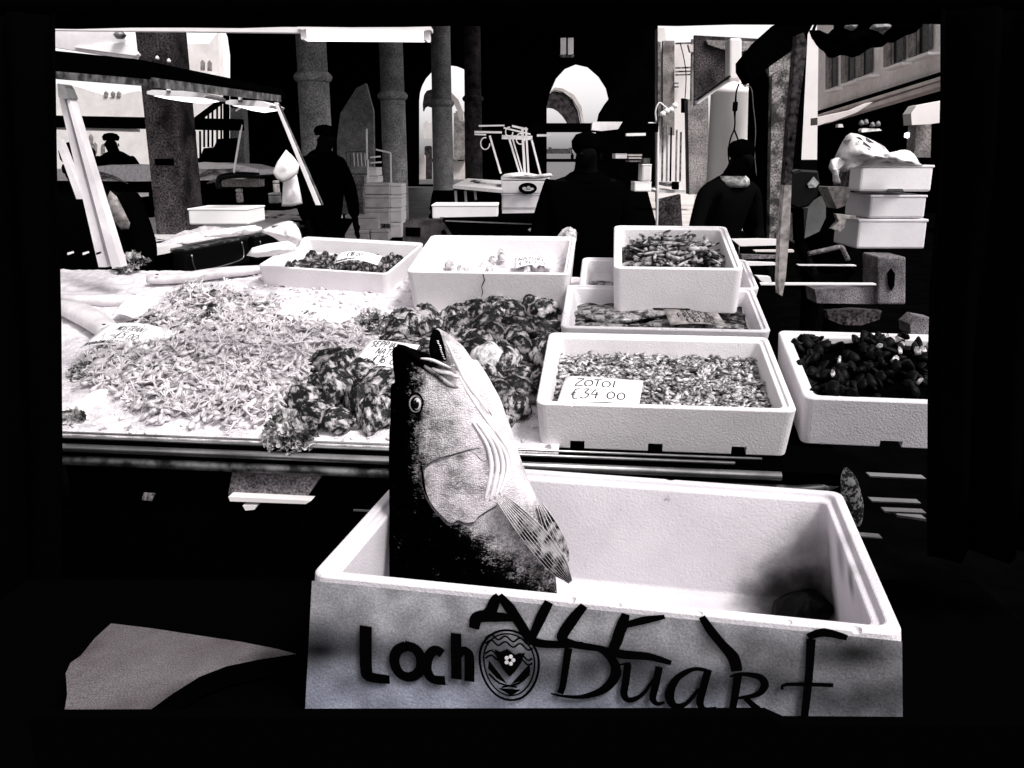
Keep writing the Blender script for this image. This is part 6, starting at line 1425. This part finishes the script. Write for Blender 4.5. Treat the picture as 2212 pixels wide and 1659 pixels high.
# ======================================================= PEOPLE
def person(u, vtop, Y, height, label, pose, cap=True, facing=0, bulk=1.0, collar=False):
    """figure built from skinned joints; feet on the ground"""
    p = PY(u, vtop, Y); base = Vector((p.x, Y, 0)); hgt = p.z; k = hgt/1.75
    root = empty('person', base, label, 'person')
    Rz = Matrix.Rotation(facing, 3, 'Z')
    def skin(J, E, name, m, par):
        me = bpy.data.meshes.new(name); me.from_pydata([base+Rz@(Vector(q[:3])*k) for q in J], E, [])
        o = bpy.data.objects.new(name, me); col.objects.link(o); s = o.modifiers.new('skin', 'SKIN'); 
        for i, q in enumerate(J): r = q[3]*k; me.skin_vertices[0].data[i].radius = (r*(q[4] if len(q) > 4 else 1), r)
        me.skin_vertices[0].data[0].use_root = True
        sb_ = o.modifiers.new('s', 'SUBSURF'); sb_.levels = 2; sb_.render_levels = 2; realize(o); o.data.materials.clear(); o.data.materials.append(M_[m])
        for q in o.data.polygons: q.use_smooth = True
        bpy.context.view_layer.update(); adopt(o, par); return o
    P = pose; lean = P.get('lean', 0)
    J = [(0, 0, .95, .13, 1.2), (0, -.02*lean, 1.12, .13, 1.25), (0, -.08*lean, 1.32, .14, 1.3), (0, -.12*lean, 1.44, .10, 1.3), (0, -.16*lean, 1.52, .055), (0, -.2*lean, 1.60, .085), (0, -.21*lean, 1.68, .08),
         (.0, -.2*lean-.10, 1.61, .018)]
    E = [(0, 1), (1, 2), (2, 3), (3, 4), (4, 5), (5, 6), (5, 7)]
    hands = []
    for s in (-1, 1):
        i0 = len(J); J += [(s*.10, 0, .88, .095), (s*.11, -.01, .5, .065), (s*.11, .02, .09, .045), (s*.12, -.12, .04, .035)]; E += [(0, i0), (i0, i0+1), (i0+1, i0+2), (i0+2, i0+3)]
        el, ha = P['L' if s < 0 else 'R']; i1 = len(J)
        J += [(s*.20, -.12*lean, 1.42, .062), (*el, .048), (*ha, .03)]; E += [(3, i1), (i1, i1+1), (i1+1, i1+2)]
        d = (Vector(ha)-Vector(el)).normalized(); sd = d.cross(Vector((0, 1, .3))).normalized(); pal = Vector(ha)+d*.06; i2 = len(J)
        J += [(*pal, .028)]; E += [(i1+2, i2)]
        for f in range(4):
            a = pal+sd*(.013*(f-1.5))+d*.02; ln = (.035, .042, .04, .032)[f]; i3 = len(J); b_ = a+d*ln; c_ = b_+d*ln*.6+Vector((0, -.012, -.008))
            J += [(*b_, .008), (*c_, .0065)]; E += [(i2, i3), (i3, i3+1)]
        i3 = len(J); b_ = Vector(ha)+d*.03+sd*.035; J += [(*b_, .009), (*(b_+d*.03+sd*.008), .007)]; E += [(i2, i3), (i3, i3+1)]
    skin(J, E, 'body', 'skin', root)
    # jacket over the trunk and arms
    b = bulk; J = [(0, 0, .80, .17*b, 1.2), (0, -.02*lean, 1.1, .165*b, 1.25), (0, -.08*lean, 1.32, .165*b, 1.35), (0, -.12*lean, 1.45, .13*b, 1.3), (0, -.15*lean, 1.55, .092)]; E = [(0, 1), (1, 2), (2, 3), (3, 4)]
    for s in (-1, 1):
        el, ha = P['L' if s < 0 else 'R']; i1 = len(J); sh = Vector((s*.21*b, -.12*lean, 1.42)); h2 = Vector(el).lerp(Vector(ha), .9)
        J += [(*(sh+Vector((-s*.02, 0, .0))), .088*b), (*el, .066*b), (*h2, .05)]; E += [(2, i1), (i1, i1+1), (i1+1, i1+2)]
    skin(J, E, 'jacket', 'coat', root)
    J = []; E = []
    J = [(0, 0, .93, .15, 1.2)]
    for s in (-1, 1):
        i0 = len(J); J += [(s*.10, 0, .84, .11), (s*.11, -.01, .5, .08), (s*.11, .02, .12, .065)]; E += [(0, i0), (i0, i0+1), (i0+1, i0+2)]
    skin(J, E, 'trousers', 'coat', root)
    hc = base+Rz@(Vector((0, -.2*lean, 1.665))*k)
    if cap:
        cp_ = empty('cap', hc); cp_.parent = root; cp_.location = hc-base
        mb = MB(); mb.lathe(hc, [(.080*k, -.01*k), (.092*k, .015*k), (.094*k, .035*k), (.07*k, .065*k), (.02*k, .078*k)], 20); mb.build('crown', M_['coat'], cp_, True)
        mb = MB(); f = Rz@Vector((0, -1, 0)); sx_ = Rz@Vector((1, 0, 0)); A = [hc+sx_*(.07*k*math.cos(a))+f*(.06*k+.06*k*math.sin(a)) for a in [math.pi*i/8 for i in range(9)]]; mb.prism([q-Vector((0, 0, .006)) for q in A], A); mb.build('peak', M_['coat'], cp_)
    else:
        mb = MB(); mb.lathe(hc, [(.06*k, -.04*k), (.083*k, -.01*k), (.086*k, .03*k), (.062*k, .065*k), (.01*k, .082*k)], 20); mb.build('hair', M_['coat'], root, True)
    for s in (-1, 1):
        e = base+Rz@(Vector((s*.032, -.2*lean-.078, 1.625))*k); MB().lathe(e-Vector((0, 0, .008)), [(.002, 0), (.010, .005), (.010, .011), (.002, .016)], 8).build('eye', M_['gloss'], root, True)
        e = base+Rz@(Vector((s*.080, -.2*lean, 1.61))*k); MB().lathe(e-Vector((0, 0, .03)), [(.002, .005), (.008, .015), (.009, .035), (.003, .05)], 8).build('ear', M_['skin'], root, True)
    m_ = base+Rz@(Vector((0, -.2*lean-.083, 1.565))*k); MB().box(m_, .05*k, .01, .01*k).build('mouth', M_['coat'], root, bevel=.003)
    if collar:
        c = base+Rz@(Vector((0, -.13*lean, 1.47))*k); MB().lathe(c, [(.10*k, -.02*k), (.115*k, 0), (.11*k, .03*k), (.09*k, .05*k)], 20).build('scarf', M_['stone'], root, True)
    return root
person(1266, 283, 5.0, 1.75, 'broad dark silhouetted seller behind the cracked crate', dict(L=((-.26, -.05, 1.15), (-.24, -.2, .98)), R=((.27, -.05, 1.15), (.25, -.2, .98)), lean=.3), cap=False, bulk=1.02)
person(1556, 300, 5.6, 1.75, 'dark seller leaning forward with a white scarf in front of the pale pillar', dict(L=((-.30, -.15, 1.18), (-.36, -.36, 1.0)), R=((.28, -.1, 1.15), (.2, -.3, .95)), lean=1.0), cap=False, collar=True, facing=.5, bulk=.64)
person(248, 286, 11.2, 1.75, 'dark man in a dark coat bending over the far iced stall', dict(L=((-.30, -.1, 1.2), (-.22, -.3, 1.05)), R=((.30, -.1, 1.2), (.24, -.3, 1.05)), lean=.6), bulk=1.05)
person(188, 303, 4.4, 1.7, 'black figure half hidden behind the thick grooved post', dict(L=((-.26, -.1, 1.15), (-.2, -.3, 1.0)), R=((.28, -.1, 1.18), (.3, -.3, 1.0)), lean=.6), cap=False, bulk=1.1)
person(684, 268, 8.4, 1.8, 'black figure with a peaked cap standing in front of the first column', dict(L=((-.26, -.05, 1.15), (-.24, -.1, .9)), R=((.27, -.1, 1.15), (.26, -.15, .9)), lean=.5), facing=.9, bulk=1.0)
person(1800, 380, 6.5, 1.45, 'black hunched figure in the dark between the dial scale and right boxes', dict(L=((-.26, -.05, 1.15), (-.22, -.25, 1.0)), R=((.27, -.1, 1.2), (.28, -.32, 1.1)), lean=.8), cap=False)
# ======================================================= CAMERA, LIGHT, WORLD
cd = bpy.data.cameras.new('camera'); cam = bpy.data.objects.new('camera', cd); col.objects.link(cam)
cd.sensor_width = 36; cd.lens = 36*F/2212; cd.clip_start = .02; cd.clip_end = 500
cam.location = CAM; cam.rotation_euler = (R(90)-T, 0, 0); scn.camera = cam
sd_ = Vector((.52, -.48, .95)).normalized()      # towards the sun
el = math.asin(sd_.z); azi = math.atan2(sd_.x, sd_.y)
sl = bpy.data.lights.new('sun', 'SUN'); sl.energy = 3.4; sl.angle = R(14); sl.color = (1, .985, .96)
so = bpy.data.objects.new('sun', sl); col.objects.link(so); so.rotation_euler = sd_.to_track_quat('Z', 'Y').to_euler()
w = bpy.data.worlds.new('World'); scn.world = w; w.use_nodes = True; nt = w.node_tree; N = nt.nodes; K = nt.links
bg = N['Background']; sky = N.new('ShaderNodeTexSky'); sky.sky_type = 'NISHITA'; sky.sun_disc = False; sky.sun_elevation = el; sky.sun_rotation = azi
sky.air_density = 1.2; sky.dust_density = 2.5
bwn = N.new('ShaderNodeRGBToBW'); K.new(sky.outputs[0], bwn.inputs[0])
tn = N.new('ShaderNodeMix'); tn.data_type = 'RGBA'; tn.blend_type = 'MULTIPLY'; tn.inputs[0].default_value = 1; K.new(bwn.outputs[0], tn.inputs[6]); tn.inputs[7].default_value = (1, .965, .975, 1)
K.new(tn.outputs[2], bg.inputs['Color']); bg.inputs['Strength'].default_value = .28
scn.view_settings.view_transform = 'Standard'; scn.view_settings.look = 'None'; scn.view_settings.exposure = 0
scn.cycles.max_bounces = 5
